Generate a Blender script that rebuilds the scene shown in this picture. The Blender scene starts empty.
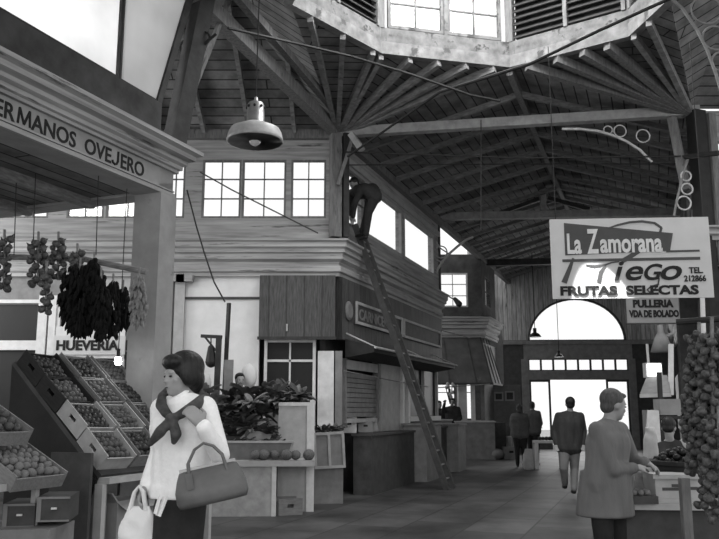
import bpy, bmesh, math, random
from mathutils import Vector, Matrix, Euler
random.seed(7)
S = bpy.context.scene
COL = S.collection
PI = math.pi
def R(d): return math.radians(d)

# ---------------------------------------------------------------- camera, sky, lamps, exposure
CAM_F, CAM_H, CAM_T = 800.0, 1.42, math.atan(140.5/800)
cd = bpy.data.cameras.new('camera'); cam = bpy.data.objects.new('camera', cd); COL.objects.link(cam)
cd.sensor_width = 36.0; cd.lens = 36.0*CAM_F/719.0; cd.clip_end = 300
cam.location = (0, 0, CAM_H); cam.rotation_euler = (PI/2 + CAM_T, 0, 0)
S.camera = cam
W_ = bpy.data.worlds.new('overcast_sky'); S.world = W_; W_.use_nodes = True
bgn = W_.node_tree.nodes['Background']; bgn.inputs[0].default_value = (1, 1, 1, 1); bgn.inputs[1].default_value = 1.12
def area(name, loc, target, sx, sy, power):
    l = bpy.data.lights.new(name, 'AREA'); l.shape = 'RECTANGLE'; l.size = sx; l.size_y = sy; l.energy = power
    o = bpy.data.objects.new(name, l); COL.objects.link(o); o.location = loc
    o.rotation_euler = (Vector(target)-Vector(loc)).to_track_quat('-Z', 'Y').to_euler(); return o
area('lantern_daylight', (1.7, 9.9, 8.6), (1.7, 10.2, 0), 3.2, 3.2, 420)
sl = bpy.data.lights.new('sign_patch_spot', 'SPOT'); sl.energy = 9000; sl.spot_size = R(10.5); sl.spot_blend = .12; sl.shadow_soft_size = .01  # added spot that makes the white patch on the signboard
so = bpy.data.objects.new('sign_patch_spot', sl); COL.objects.link(so); so.location = (1.6, 8.2, 8.0); so.rotation_euler = (Vector((3.38, 10.0, 1.36))-Vector(so.location)).to_track_quat('-Z', 'Y').to_euler()
area('rear_fill', (-.5, -4.0, 3.2), (-.5, 6, 1.4), 4.0, 3.0, 130)  # added fill lamp behind the camera, brightens the woman's white sweater
area('sheet_backlight_fill', (-7.5, 4.0, 8.0), (-2.9, 6.4, 5.4), 3.0, 3.0, 420)  # added lamp outside, brightens the white sheets of the near left windows
area('left_wing_fill', (-8.3, 11.3, 3.6), (-1, 12.6, 2.2), 2.2, 3.0, 170)  # added fill lamp out of view at the left, brightens the white stall wall
area('entrance_daylight', (8.2, 29.3, 2.6), (6.5, 22, 0.6), 3.6, 3.2, 160)
S.view_settings.view_transform = 'Standard'; S.view_settings.look = 'None'
S.view_settings.exposure = 0.0; S.view_settings.gamma = 1.0; S.view_settings.use_curve_mapping = False

_c, _s = math.cos(CAM_T), math.sin(CAM_T)
def _ray(x, y):
    a, b = x-359.5, 269.5-y
    return Vector((a, CAM_F*_c-b*_s, CAM_F*_s+b*_c))
def at(x, y, D):                         # a point D metres ahead
    r = _ray(x, y); return Vector((0, 0, CAM_H)) + r*(D/r.y)
def atz(x, y, z):                        # a point at height z
    r = _ray(x, y); return Vector((0, 0, CAM_H)) + r*((z-CAM_H)/r.z)

# ---------------------------------------------------------------- materials (all grey: the film is black and white)
MATS = {}
def mat(name, v, rough=.85, var=.25, scale=6, kind='noise', pw=.12, pl=2.5, gap=.25, axes='xz', bump=.15, stretch=(1, 1, 1), v2=None, metal=0, patch=None):
    if name in MATS: return MATS[name]
    m = bpy.data.materials.new(name); m.use_nodes = True; nt = m.node_tree; N = nt.nodes; L = nt.links
    b = N['Principled BSDF']; b.inputs['Roughness'].default_value = rough; b.inputs['Metallic'].default_value = metal
    b.inputs['Specular IOR Level'].default_value = .3
    tc = N.new('ShaderNodeTexCoord'); mp = N.new('ShaderNodeMapping'); L.new(tc.outputs['Object'], mp.inputs[0])
    mp.inputs['Scale'].default_value = stretch
    n = N.new('ShaderNodeTexNoise'); n.inputs['Scale'].default_value = scale; n.inputs['Detail'].default_value = 5; n.inputs['Roughness'].default_value = .6
    L.new(mp.outputs[0], n.inputs['Vector'])
    cr = N.new('ShaderNodeMapRange'); cr.inputs[1].default_value = .3; cr.inputs[2].default_value = .7
    cr.inputs[3].default_value = v*(1-var); cr.inputs[4].default_value = v*(1+var) if v2 is None else v2
    L.new(n.outputs['Fac'], cr.inputs[0]); out = cr.outputs[0]; h = n.outputs['Fac']
    if patch:                            # flaked paint or stains: (threshold, other value, scale)
        n2 = N.new('ShaderNodeTexNoise'); n2.inputs['Scale'].default_value = patch[2]; n2.inputs['Detail'].default_value = 8; n2.inputs['Roughness'].default_value = .7
        L.new(mp.outputs[0], n2.inputs['Vector'])
        r2 = N.new('ShaderNodeMapRange'); r2.inputs[1].default_value = patch[0]; r2.inputs[2].default_value = patch[0]+.06
        L.new(n2.outputs['Fac'], r2.inputs[0])
        mx = N.new('ShaderNodeMix'); L.new(r2.outputs[0], mx.inputs[0]); L.new(out, mx.inputs[2]); mx.inputs[3].default_value = patch[1]; out = mx.outputs[0]
    if kind == 'plank':
        sp = N.new('ShaderNodeSeparateXYZ'); L.new(tc.outputs['Object'], sp.inputs[0])
        cb = N.new('ShaderNodeCombineXYZ')
        L.new(sp.outputs['xyz'.index(axes[0])], cb.inputs[0]); L.new(sp.outputs['xyz'.index(axes[1])], cb.inputs[1])
        br = N.new('ShaderNodeTexBrick'); L.new(cb.outputs[0], br.inputs['Vector'])
        br.inputs['Scale'].default_value = 1; br.inputs['Mortar Size'].default_value = .012; br.inputs['Brick Width'].default_value = pl; br.inputs['Row Height'].default_value = pw
        br.inputs['Color1'].default_value = (1, 1, 1, 1); br.inputs['Color2'].default_value = (.6, .6, .6, 1); br.inputs['Mortar'].default_value = (gap, gap, gap, 1)
        mu = N.new('ShaderNodeMath'); mu.operation = 'MULTIPLY'; L.new(br.outputs['Color'], mu.inputs[0]); L.new(out, mu.inputs[1]); out = mu.outputs[0]
    L.new(out, b.inputs['Base Color'])
    if bump:
        bp = N.new('ShaderNodeBump'); bp.inputs['Strength'].default_value = bump; bp.inputs['Distance'].default_value = .02; L.new(h, bp.inputs['Height']); L.new(bp.outputs[0], b.inputs['Normal'])
    MATS[name] = m; return m
def glassmat(name, clear=.85, v=.8, trans=False):
    if name in MATS: return MATS[name]
    m = bpy.data.materials.new(name); m.use_nodes = True; nt = m.node_tree; N = nt.nodes; L = nt.links; N.clear()
    o = N.new('ShaderNodeOutputMaterial'); mx = N.new('ShaderNodeMixShader'); t = N.new('ShaderNodeBsdfTransparent')
    g = N.new('ShaderNodeBsdfTranslucent' if trans else 'ShaderNodeBsdfGlossy'); g.inputs['Color'].default_value = (v, v, v, 1)
    if not trans: g.inputs['Roughness'].default_value = .1
    mx.inputs[0].default_value = 1-clear; L.new(t.outputs[0], mx.inputs[1]); L.new(g.outputs[0], mx.inputs[2]); L.new(mx.outputs[0], o.inputs[0])
    if trans:
        tc = N.new('ShaderNodeTexCoord'); n = N.new('ShaderNodeTexNoise'); n.inputs['Scale'].default_value = 1.6; n.inputs['Detail'].default_value = 4
        L.new(tc.outputs['Object'], n.inputs['Vector']); cr = N.new('ShaderNodeMapRange'); cr.inputs[1].default_value = .3; cr.inputs[2].default_value = .7
        cr.inputs[3].default_value = v*.82; cr.inputs[4].default_value = v; L.new(n.outputs['Fac'], cr.inputs[0]); L.new(cr.outputs[0], g.inputs['Color'])
    MATS[name] = m; return m
def emat(name, st):
    m = bpy.data.materials.new(name); m.use_nodes = True; b = m.node_tree.nodes['Principled BSDF']
    b.inputs['Base Color'].default_value = (1, 1, 1, 1); b.inputs['Emission Color'].default_value = (1, 1, 1, 1); b.inputs['Emission Strength'].default_value = st; return m

M = dict(
 floor=mat('worn_stone_floor', .08, .6, .6, 1.0, kind='plank', pw=.75, pl=1.3, gap=.35, axes='xy', bump=.3),
 plaster=mat('grey_plaster', .30, .9, .15, 4, patch=(.62, .2, 3)),
 sheet=mat('white_panel', .72, .8, .06, 5, patch=(.66, .45, 2.5)),
 cornice=mat('painted_cornice', .33, .8, .35, 3, stretch=(.3, 1, 5), patch=(.60, .09, 2.2)),
 ringb=mat('ring_beam_paint', .20, .8, .4, 5, patch=(.58, .08, 3)), fascia=mat('dirty_white_timber', .16, .85, .4, 5, patch=(.55, .06, 4)),
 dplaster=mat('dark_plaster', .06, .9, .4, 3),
 roof=mat('roof_boards', .22, .9, .45, 3, kind='plank', pw=.19, pl=3.1, gap=.15, axes='xy', bump=.3),
 rafter=mat('rafter_timber', .20, .85, .4, 8, stretch=(1, 1, 4)),
 beam=mat('pale_beam_timber', .32, .8, .25, 6),
 dwood=mat('dark_timber', .035, .7, .4, 6),
 post=mat('weathered_post', .16, .8, .35, 8, stretch=(3, 3, .6), patch=(.6, .07, 6)),
 vwood=mat('brown_panel_wood', .075, .65, .45, 9, stretch=(5, 5, .5), kind='plank', pw=2.4, pl=.3, gap=.5, axes='xz'),
 planks=mat('far_wall_boards', .42, .85, .4, 4, stretch=(4, 4, .5), kind='plank', pw=4, pl=.17, gap=.4, axes='xz', patch=(.6, .09, 1.2)),
 white=mat('white_paint', .62, .6, .12, 8),
 lgrey=mat('light_grey_paint', .40, .7, .15, 6),
 mgrey=mat('mid_grey_paint', .20, .7, .2, 6),
 dgrey=mat('dark_grey_paint', .06, .7, .3, 6),
 black=mat('plain_black', .018, .7, .3, 6),  # plain black of awning, basket and eyes, also used for the dark of holes
 crate=mat('pale_crate_wood', .20, .8, .2, 14, stretch=(1, 4, 4)),
 crate_shade=mat('shaded_crate_wood', .02, .8, .3, 14, stretch=(1, 4, 4)),  # shadow on the upper near crates, put into the wood colour
 table=mat('painted_table_wood', .36, .8, .2, 7),
 card=mat('cardboard', .27, .9, .15, 5),
 metal=mat('worn_steel', .35, .4, .2, 8, metal=.6),
 enamel=mat('grey_enamel', .4, .4, .2, 8),
 iron=mat('black_iron', .02, .6, .3, 8),
 wiron=mat('white_iron', .5, .5, .2, 8),
 ink=mat('black_lettering', .012, .7, .1, 8),
 inkg=mat('grey_lettering', .07, .7, .1, 8),
 signw=mat('sign_white', .55, .6, .06, 3),
 skin=mat('skin', .30, .6, .08, 10, bump=.02),
 skinl=mat('light_skin', .42, .6, .06, 10, bump=.02),
 hair=mat('dark_hair', .012, .45, .5, 60, stretch=(1, 1, .2), bump=.4),
 ghair=mat('grey_hair', .07, .6, .4, 60, stretch=(1, 1, .2), bump=.4),
 sweater=mat('white_knit', .88, .9, .05, 40, bump=.15),
 skirt=mat('charcoal_cloth', .022, .9, .2, 20),
 scarf=mat('dark_scarf_cloth', .06, .8, .6, 14),
 bagl=mat('grey_leather', .11, .42, .2, 7),
 coat=mat('grey_work_coat', .15, .9, .15, 5, bump=.9, stretch=(2, 2, .5)),
 jacket=mat('black_jacket', .035, .8, .3, 6, bump=.9, stretch=(2, 2, .6)),
 trou=mat('light_trousers', .17, .9, .15, 7, bump=.3),
 dclo=mat('dark_wool', .03, .9, .3, 9),
 gclo=mat('grey_wool', .10, .9, .2, 9),
 apple=mat('pale_fruit', .075, .5, .4, 5), blackf=mat('black_fruit', .008, .3, .4, 5), cabb=mat('cabbage_leaf', .12, .7, .6, 14, patch=(.55, .03, 9)),
 tomato=mat('dark_fruit', .035, .4, .4, 5),
 potato=mat('dusty_potato', .17, .8, .4, 9),
 leaf=mat('dark_leaf', .07, .7, .8, 5),
 leaf2=mat('mid_leaf', .17, .7, .6, 9),
 garlic=mat('garlic_skin', .085, .7, .6, 1.5, patch=(.55, .03, 2.5)),
 dried=mat('dried_pods', .006, 1, .5, 10),
 straw=mat('straw', .2, .9, .4, 20),
 plastic=mat('white_plastic', .75, .4, .06, 9, bump=.4),
 plasticg=mat('cloudy_plastic', .30, .3, .2, 9, bump=.4),
 glass=glassmat('window_glass', .95), pglass=glassmat('painted_glass', .08, .98, True),
 fglass=glassmat('frosted_glass', .55, .9, True), dglass=mat('dark_glass', .01, .5, .2, 3, bump=0), hglass=mat('hood_glass', .08, .6, .3, 3, bump=0, patch=(.64, .3, 2)),
)
E_BULB = emat('lit_bulb', 40); E_SIGN = emat('lit_sign', 3.0)

# ---------------------------------------------------------------- mesh helper
WM = {}
def wm(o): return WM.get(o.name, Matrix.Identity(4))
def FR(x, y, deg, z=0): return Matrix.Translation((x, y, z)) @ Matrix.Rotation(R(deg), 4, 'Z')
ID = Matrix.Identity(4)
class MB:
    def __init__(s, T=None): s.v = []; s.f = []; s.T = T or ID
    def add(s, vs, fs, T=None):
        o = len(s.v); T = s.T @ T if T is not None else s.T
        s.v += [T @ Vector(p) for p in vs]; s.f += [tuple(o+i for i in f) for f in fs]; return s
    def box(s, x0, x1, y0, y1, z0, z1, T=None):
        return s.add([(x, y, z) for z in (z0, z1) for y in (y0, y1) for x in (x0, x1)], [(0, 2, 3, 1), (4, 5, 7, 6), (0, 1, 5, 4), (2, 6, 7, 3), (0, 4, 6, 2), (1, 3, 7, 5)], T)
    def cbox(s, c, sx, sy, sz, T=None):
        c = Vector(c); return s.box(c.x-sx/2, c.x+sx/2, c.y-sy/2, c.y+sy/2, c.z-sz/2, c.z+sz/2, T)
    def bar(s, a, b, w, h, up=(0, 0, 1)):
        a, b = Vector(a), Vector(b); d = (b-a).normalized(); u = Vector(up); x = d.cross(u)
        if x.length < 1e-3: x = d.cross(Vector((0, 1, 0)))
        x.normalize(); y = x.cross(d)
        vs = []
        for p in (a, b):
            for i, j in ((-1, -1), (1, -1), (1, 1), (-1, 1)): vs.append(p + x*i*w/2 + y*j*h/2)
        return s.add(vs, [(0, 3, 2, 1), (4, 5, 6, 7), (0, 1, 5, 4), (1, 2, 6, 5), (2, 3, 7, 6), (3, 0, 4, 7)])
    def tube(s, pts, r, n=8, close=False):
        pts = [Vector(p) for p in pts]; rr = r if isinstance(r, (list, tuple)) else [r]*len(pts)
        vs = []; k = len(pts); px = None
        for i, p in enumerate(pts):
            d = (pts[(i+1) % k]-pts[i-1]) if close else (pts[min(i+1, k-1)]-pts[max(i-1, 0)])
            d.normalize()
            if px is None: px = d.orthogonal().normalized()
            px = (px - d*px.dot(d)).normalized(); q = d.cross(px)
            for j in range(n): t = 2*PI*j/n; vs.append(p + (px*math.cos(t)+q*math.sin(t))*rr[i])
        fs = []
        for i in range(k if close else k-1):
            a = i*n; b = ((i+1) % k)*n
            for j in range(n): fs.append((a+j, a+(j+1) % n, b+(j+1) % n, b+j))
        if not close: fs += [tuple(range(n-1, -1, -1)), tuple((k-1)*n+j for j in range(n))]
        return s.add(vs, fs)
    def ring(s, c, rad, r, nrm=(0, 1, 0), n=20):
        c = Vector(c); d = Vector(nrm).normalized(); x = d.orthogonal().normalized(); y = d.cross(x)
        return s.tube([c+(x*math.cos(2*PI*i/n)+y*math.sin(2*PI*i/n))*rad for i in range(n)], r, 6, True)
    def lathe(s, prof, c=(0, 0, 0), n=20, T=None):
        vs = []; c = Vector(c)
        for r, z in prof:
            for j in range(n): t = 2*PI*j/n; vs.append(c+Vector((r*math.cos(t), r*math.sin(t), z)))
        fs = [(i*n+j, i*n+(j+1) % n, (i+1)*n+(j+1) % n, (i+1)*n+j) for i in range(len(prof)-1) for j in range(n)]
        if prof[0][0] > 1e-4: fs.append(tuple(range(n-1, -1, -1)))
        if prof[-1][0] > 1e-4: fs.append(tuple((len(prof)-1)*n+j for j in range(n)))
        return s.add(vs, fs, T)
    def ell(s, c, rx, ry, rz, n=12, m=8, T=None):
        c = Vector(c); vs = [c+Vector((0, 0, -rz))]
        for i in range(1, m):
            a = -PI/2+PI*i/m
            for j in range(n): t = 2*PI*j/n; vs.append(c+Vector((rx*math.cos(a)*math.cos(t), ry*math.cos(a)*math.sin(t), rz*math.sin(a))))
        vs.append(c+Vector((0, 0, rz))); fs = []
        for j in range(n): fs.append((0, 1+(j+1) % n, 1+j)); fs.append((len(vs)-1, 1+(m-2)*n+j, 1+(m-2)*n+(j+1) % n))
        for i in range(m-2):
            for j in range(n): a = 1+i*n; fs.append((a+j, a+(j+1) % n, a+n+(j+1) % n, a+n+j))
        return s.add(vs, fs, T)
    def cap(s, a, ra, b, rb, n=12):          # tapered capsule
        a, b = Vector(a), Vector(b); d = (b-a).normalized() if (b-a).length > 1e-6 else Vector((0, 0, 1)); pts = []; rr = []
        for t in (-.98, -.8, -.45, 0): pts.append(a+d*ra*t); rr.append(ra*math.sqrt(max(0, 1-t*t)))
        for t in (0, .45, .8, .98): pts.append(b+d*rb*t); rr.append(rb*math.sqrt(max(0, 1-t*t)))
        return s.tube(pts, rr, n)
    def chain(s, pr, n=12):
        for (a, ra), (b, rb) in zip(pr[:-1], pr[1:]): s.cap(a, ra, b, rb, n)
        return s
    def loft(s, rings, n=20, pw=1.0):        # rings: (centre, rx, ry) horizontal ellipses, or with a tilt direction
        vs = []
        for c, rx, ry in rings:
            c = Vector(c)
            for j in range(n):
                t = 2*PI*j/n; cx, sx = math.cos(t), math.sin(t)
                vs.append(c+Vector((rx*math.copysign(abs(cx)**pw, cx), ry*math.copysign(abs(sx)**pw, sx), 0)))
        k = len(rings)
        fs = [(i*n+j, i*n+(j+1) % n, (i+1)*n+(j+1) % n, (i+1)*n+j) for i in range(k-1) for j in range(n)]
        fs += [tuple(range(n-1, -1, -1)), tuple((k-1)*n+j for j in range(n))]
        return s.add(vs, fs)
    def prism(s, poly, ext, T=None):         # poly in 3D, extruded by vector ext
        k = len(poly); e = Vector(ext); vs = [Vector(p) for p in poly]+[Vector(p)+e for p in poly]
        return s.add(vs, [tuple(range(k-1, -1, -1)), tuple(range(k, 2*k))]+[(i, (i+1) % k, k+(i+1) % k, k+i) for i in range(k)], T)
    def molding(s, x0, x1, prof, m0=0, m1=0):# prof (y,z), y negative is out of the wall
        k = len(prof); vs = [(x0+m0*y, y, z) for y, z in prof]+[(x1-m1*y, y, z) for y, z in prof]
        return s.add(vs, [tuple(range(k)), tuple(range(2*k-1, k-1, -1))]+[(i, k+i, k+(i+1) % k, (i+1) % k) for i in range(k)])
    def mesh(s, name, T=None):
        me = bpy.data.meshes.new(name); Ti = T.inverted() if T is not None else ID
        me.from_pydata([Ti @ p for p in s.v], [], s.f); me.update()
        bm = bmesh.new(); bm.from_mesh(me); bmesh.ops.recalc_face_normals(bm, faces=bm.faces); bm.to_mesh(me); bm.free(); return me
    def build(s, name, m, parent=None, frame=None, smooth=False):
        if parent is not None: T = wm(parent)
        elif frame is not None: T = frame
        else:
            xs = [p.x for p in s.v]; ys = [p.y for p in s.v]; zs = [p.z for p in s.v]
            T = Matrix.Translation(((min(xs)+max(xs))/2, (min(ys)+max(ys))/2, min(zs)))
        me = s.mesh(name, T); me.materials.append(m)
        if smooth:
            for p in me.polygons: p.use_smooth = True
        o = bpy.data.objects.new(name, me); COL.objects.link(o)
        if parent is not None: o.parent = parent
        else: o.matrix_world = T
        WM[o.name] = T
        return o
def root(name, label, cat, T, group=None):
    if not isinstance(T, Matrix): T = Matrix.Translation(T)
    o = bpy.data.objects.new(name, None); o.empty_display_size = .1; COL.objects.link(o); o.matrix_world = T; WM[o.name] = T
    if label: tag(o, label, cat, group)
    return o
def tag(o, label, cat, group=None):
    o['label'] = label; o['category'] = cat
    if group: o['group'] = group
    return o
def struct(o): o['kind'] = 'structure'; return o
def copy_tree(o, parent=None, T=None):
    c = o.copy(); COL.objects.link(c)
    if parent is not None: c.parent = parent; WM[c.name] = wm(parent)
    elif T is not None: c.matrix_world = T; WM[c.name] = T
    for ch in KIDS.get(o.name, []): copy_tree(ch, c)
    return c
KIDS = {}
def kids(o):
    def rec(p):
        KIDS[p.name] = [q for q in ALLK.get(p.name, [])]
        for q in KIDS[p.name]: rec(q)
    ALLK = {}
    for q in bpy.data.objects:
        if q.parent: ALLK.setdefault(q.parent.name, []).append(q)
    rec(o)
def text(name, body, m, parent, T, size, cx=1.0, bold=.0, shear=0, depth=.006, align='LEFT'):
    cu = bpy.data.curves.new(name, 'FONT'); cu.body = body; cu.size = size; cu.extrude = depth; cu.offset = bold; cu.shear = shear; cu.align_x = align; cu.resolution_u = 4
    t = bpy.data.objects.new(name, cu); COL.objects.link(t); dg = bpy.context.evaluated_depsgraph_get()
    me = bpy.data.meshes.new_from_object(t.evaluated_get(dg)); bpy.data.objects.remove(t)
    me.name = name; X = wm(parent).inverted() @ T @ Matrix.Rotation(PI/2, 4, 'X') @ Matrix.Diagonal((cx, 1, 1, 1))
    me.transform(X); me.materials.clear(); me.materials.append(m)
    o = bpy.data.objects.new(name, me); COL.objects.link(o); o.parent = parent; return o
hemcut = [None]
def remesh(mb, name, m, parent, vox=.012, sm=3, frame=None):
    o = mb.build(name, m, parent, frame)
    md = o.modifiers.new('r', 'REMESH'); md.mode = 'VOXEL'; md.voxel_size = vox; md.use_smooth_shade = True
    dg = bpy.context.evaluated_depsgraph_get(); me = bpy.data.meshes.new_from_object(o.evaluated_get(dg))
    o.modifiers.clear(); old = o.data; o.data = me; me.name = name; bpy.data.meshes.remove(old)
    bm = bmesh.new(); bm.from_mesh(me)
    for _ in range(sm): bmesh.ops.smooth_vert(bm, verts=bm.verts, factor=.5, use_axis_x=True, use_axis_y=True, use_axis_z=True)
    if hemcut[0] is not None:
        zc = (wm(parent).inverted() @ Vector((0, 0, hemcut[0]))).z
        bmesh.ops.bisect_plane(bm, geom=bm.verts[:]+bm.edges[:]+bm.faces[:], plane_co=(0, 0, zc), plane_no=(0, 0, -1), clear_outer=True)
        bmesh.ops.holes_fill(bm, edges=[e for e in bm.edges if e.is_boundary])
    bm.to_mesh(me); bm.free()
    for p in me.polygons: p.use_smooth = True
    if not me.materials: me.materials.append(m)
    return o

# ---------------------------------------------------------------- frames of the plan (local x along the face, local y into the wall)
F2 = FR(-.39, 13.6, 0)          # front of the centre stall row
F2R = FR(-.39, 13.6, 70)        # its side along the nave, running away
FO = FR(-2.08, 8.33, 68)        # the near left stall, local x < 0 towards the camera
FB = FR(2.27, 25.0, 0)          # the far left stall front
FBR = FR(3.86, 25.0, 70)
FF = FR(8.15, 30.0, -3)         # entrance wall
FRR = FR(5.50, 12.6, 250)       # right row along the nave (local x < 0 running away)
FRF = FR(5.50, 12.6, 0)         # right row front
nw = [0]
def box_struct(name, x0, x1, y0, y1, z0, z1, m, F): return struct(MB(F).box(x0, x1, y0, y1, z0, z1).build(name, m, frame=F))
# floor
struct(MB().box(-12, 16, -4, 34, -.1, 0).build('floor', M['floor'], frame=FR(0, 0, 70)))

def window(F, x0, x1, z0, z1, nx, nz, m=None, fw=.05, y=.03, glass=None, bar=.025):
    nw[0] += 1; m = m or M['post']
    r = bpy.data.objects.new('window_%d' % nw[0], None); COL.objects.link(r); T = F @ Matrix.Translation((x0, y, z0)); r.matrix_world = T; WM[r.name] = T; struct(r)
    b = MB(F); b.box(x0, x1, y-.03, y+.03, z0, z0+fw).box(x0, x1, y-.03, y+.03, z1-fw, z1).box(x0, x0+fw, y-.03, y+.03, z0+fw, z1-fw).box(x1-fw, x1, y-.03, y+.03, z0+fw, z1-fw)
    for i in range(1, nx): x = x0+(x1-x0)*i/nx; b.box(x-bar/2, x+bar/2, y-.015, y+.015, z0+fw, z1-fw)
    for i in range(1, nz): z = z0+(z1-z0)*i/nz; b.box(x0+fw, x1-fw, y-.015, y+.015, z-bar/2, z+bar/2)
    b.build('window_frame', m, r)
    MB(F).box(x0+fw*.5, x1-fw*.5, y-.002, y+.002, z0+fw*.5, z1-fw*.5).build('window_pane', glass or M['glass'], r)
    return r
def wall_open(name, F, x0, x1, z0, z1, holes, y0, y1, m):   # wall with rectangular openings in one row
    b = MB(F); hs = sorted(holes); za, zb = min(h[2] for h in hs), max(h[3] for h in hs)
    b.box(x0, x1, y0, y1, z0, za); b.box(x0, x1, y0, y1, zb, z1); x = x0
    for h in hs: b.box(x, h[0], y0, y1, za, zb); x = h[1]
    b.box(x, x1, y0, y1, za, zb); return struct(b.build(name, m, frame=F))
CORN = [(0, 3.68), (-.06, 3.68), (-.06, 3.74), (-.10, 3.76), (-.10, 3.84), (-.06, 3.87), (-.06, 3.93), (-.14, 3.97), (-.14, 4.06), (-.19, 4.08), (-.19, 4.14), (-.23, 4.17), (-.23, 4.25), (-.27, 4.27), (-.27, 4.30), (0, 4.34)]
ntrim = [0]
def trim(b, m, F=None):
    ntrim[0] += 1; return struct(b.build('trim_%d' % ntrim[0], m, frame=F))

# --- centre stall row: clerestory wall with windows
holes = []
for px0, px1, in ((0, 15), (18, 52), (64, 84), (86, 104), (106, 135), (171, 183)):
    a, b_ = at(px0, 210, 13.6).x+.39, at(px1, 210, 13.6).x+.39; holes.append((a, b_, 4.72, 5.78))
wins = [(-6.02-1.2, -6.02-.1), (-6.05, -5.40), (-5.34, -4.52), (-4.34, -3.44), (-3.40, -2.90)]
wins = [(-7.3, -6.3), (-6.2, -5.42), (-5.33, -4.62), (-4.45, -3.55), (-3.45, -2.72), (-2.45, -1.37), (-1.25, -.2)]
hx = [(at(a, 190, 13.6).x+.39, at(b_, 190, 13.6).x+.39) for a, b_ in ((-60, -12), (-8, 16), (18, 50), (68, 105), (107, 150), (166, 185), (202, 241), (242, 286), (291, 326))]
wall_open('wall_stall_row_upper', F2, -8, 0, 4.3, 6.3, [(a, b_, 4.72, 5.78) for a, b_ in hx], 0, .16, M['cornice'])
for i, (a, b_) in enumerate(hx): window(F2, a, b_, 4.72, 5.78, 2, 3 if i > 4 else 2, fw=.035, bar=.02)
trim(MB(F2).molding(-8, 0, CORN, 0, .7), M['cornice'], F2)
# small brackets and end block under the cornice of the front
for px in (178, 186, 318):
    x = at(px, 280, 13.6).x+.39; trim(MB(F2).box(x-.14, x+.14, -.16, 0, 3.58, 3.70), M['cornice'], F2)
# --- its nave side
wr = [(1.55, 3.9), (4.05, 6.65)]
wall_open('wall_nave_left_upper', F2R, 0, 7.1, 4.3, 6.3, [(a, b_, 4.72, 5.78) for a, b_ in [(.25, 1.45)]+wr], 0, .16, M['cornice'])
window(F2R, .25, 1.45, 4.72, 5.78, 2, 2, fw=.05)
for a, b_ in wr: window(F2R, a, b_, 4.72, 5.78, 1, 1, m=M['lgrey'], fw=.07)
trim(MB(F2R).molding(0, 7.1, CORN, .7, 0), M['cornice'], F2R)
trim(MB(F2R).box(.0, 7.1, -.06, 0, 4.36, 4.42).box(0, 7.1, -.05, 0, 5.84, 5.95), M['lgrey'], F2R)
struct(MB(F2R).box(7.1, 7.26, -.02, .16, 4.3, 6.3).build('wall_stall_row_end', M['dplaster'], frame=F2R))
# lower walls of the centre stall row
struct(MB(F2).box(-8, -4.45, .02, .14, 3.2, 3.7).box(-8, -7.2, .02, .14, 0, 3.2).build('wall_stall_row_left', M['mgrey'], frame=F2))
struct(MB(F2).box(-2.75, -1.32, .02, .14, 0, 3.7).build('wall_stall_row_white', M['sheet'], frame=F2))
struct(MB(F2).box(-8, 0, 2.2, 2.3, 0, 4.3).build('wall_stall_row_back', M['dgrey'], frame=F2))
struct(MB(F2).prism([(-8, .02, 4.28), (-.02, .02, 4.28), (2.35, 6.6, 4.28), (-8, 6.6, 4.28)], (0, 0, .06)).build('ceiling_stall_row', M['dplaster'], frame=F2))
trim(MB(F2).box(-2.74, -1.32, -.015, .02, 3.29, 3.33), M['dgrey'], F2)
trim(MB(F2).box(-2.74, -2.71, -.015, .02, 0, 3.68), M['dgrey'], F2)
for px0, px1 in ((164, 172), (174, 184)):
    a, b_ = at(px0, 330, 13.6).x+.39, at(px1, 330, 13.6).x+.39
    trim(MB(F2).box(a, b_, -.05, .1, 0, 3.60), M['lgrey'], F2)

# --- near left stall: frieze, cornice, pillar, upper wall with whitened windows
struct(MB(FO).box(-9, .12, 0, .30, 3.69, 4.05).build('wall_left_frieze', M['plaster'], frame=FO))
trim(MB(FO).box(-9, .12, -.035, 0, 3.69, 3.73).box(-9, .12, -.02, 0, 3.75, 3.765), M['cornice'], FO)
CO = [(0, 3.97), (-.04, 3.97), (-.04, 4.0), (-.07, 4.01), (-.07, 4.05), (-.11, 4.07), (-.11, 4.11), (-.17, 4.13), (-.17, 4.18), (-.23, 4.20), (-.23, 4.24), (0, 4.27)]
trim(MB(FO).molding(-9, .12, CO, 0, 1), M['cornice'], FO)
FOE = FO @ Matrix.Translation((.12, 0, 0)) @ Matrix.Rotation(PI/2, 4, 'Z')
trim(MB(FOE).molding(0, 6, CO, 1, 0), M['cornice'], FOE)
struct(MB(FOE).box(0, 6, -.0, .25, 3.69, 3.98).build('wall_left_end_frieze', M['plaster'], frame=FOE))
struct(MB(FO).box(-.14, .14, -.04, .30, 0, 3.69).build('wall_left_pillar', M['plaster'], frame=FO))
struct(MB(FO).box(-9, .0, .3, 6, 3.72, 3.80).build('ceiling_left_stall', M['roof'], frame=FO))
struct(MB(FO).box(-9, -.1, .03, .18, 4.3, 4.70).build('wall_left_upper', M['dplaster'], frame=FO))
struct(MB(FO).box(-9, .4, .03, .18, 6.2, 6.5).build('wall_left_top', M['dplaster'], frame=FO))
b = MB(FO)
b.prism([(-.18, .03, 4.7), (-.1, .03, 4.7), (.42, .03, 6.2), (.32, .03, 6.2)], (0, .15, 0))
trim(b, M['dwood'], FO)
for x0, x1 in ((-4.6, -2.8), (-6.5, -4.65)): window(FO, x0, x1, 4.70, 6.2, 1, 1, m=M['dwood'], fw=.02, y=.06, glass=M['pglass'])
window(FO, -2.75, -.82, 4.70, 6.2, 1, 1, m=M['dwood'], fw=.02, y=.06, glass=M['pglass'])
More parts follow.
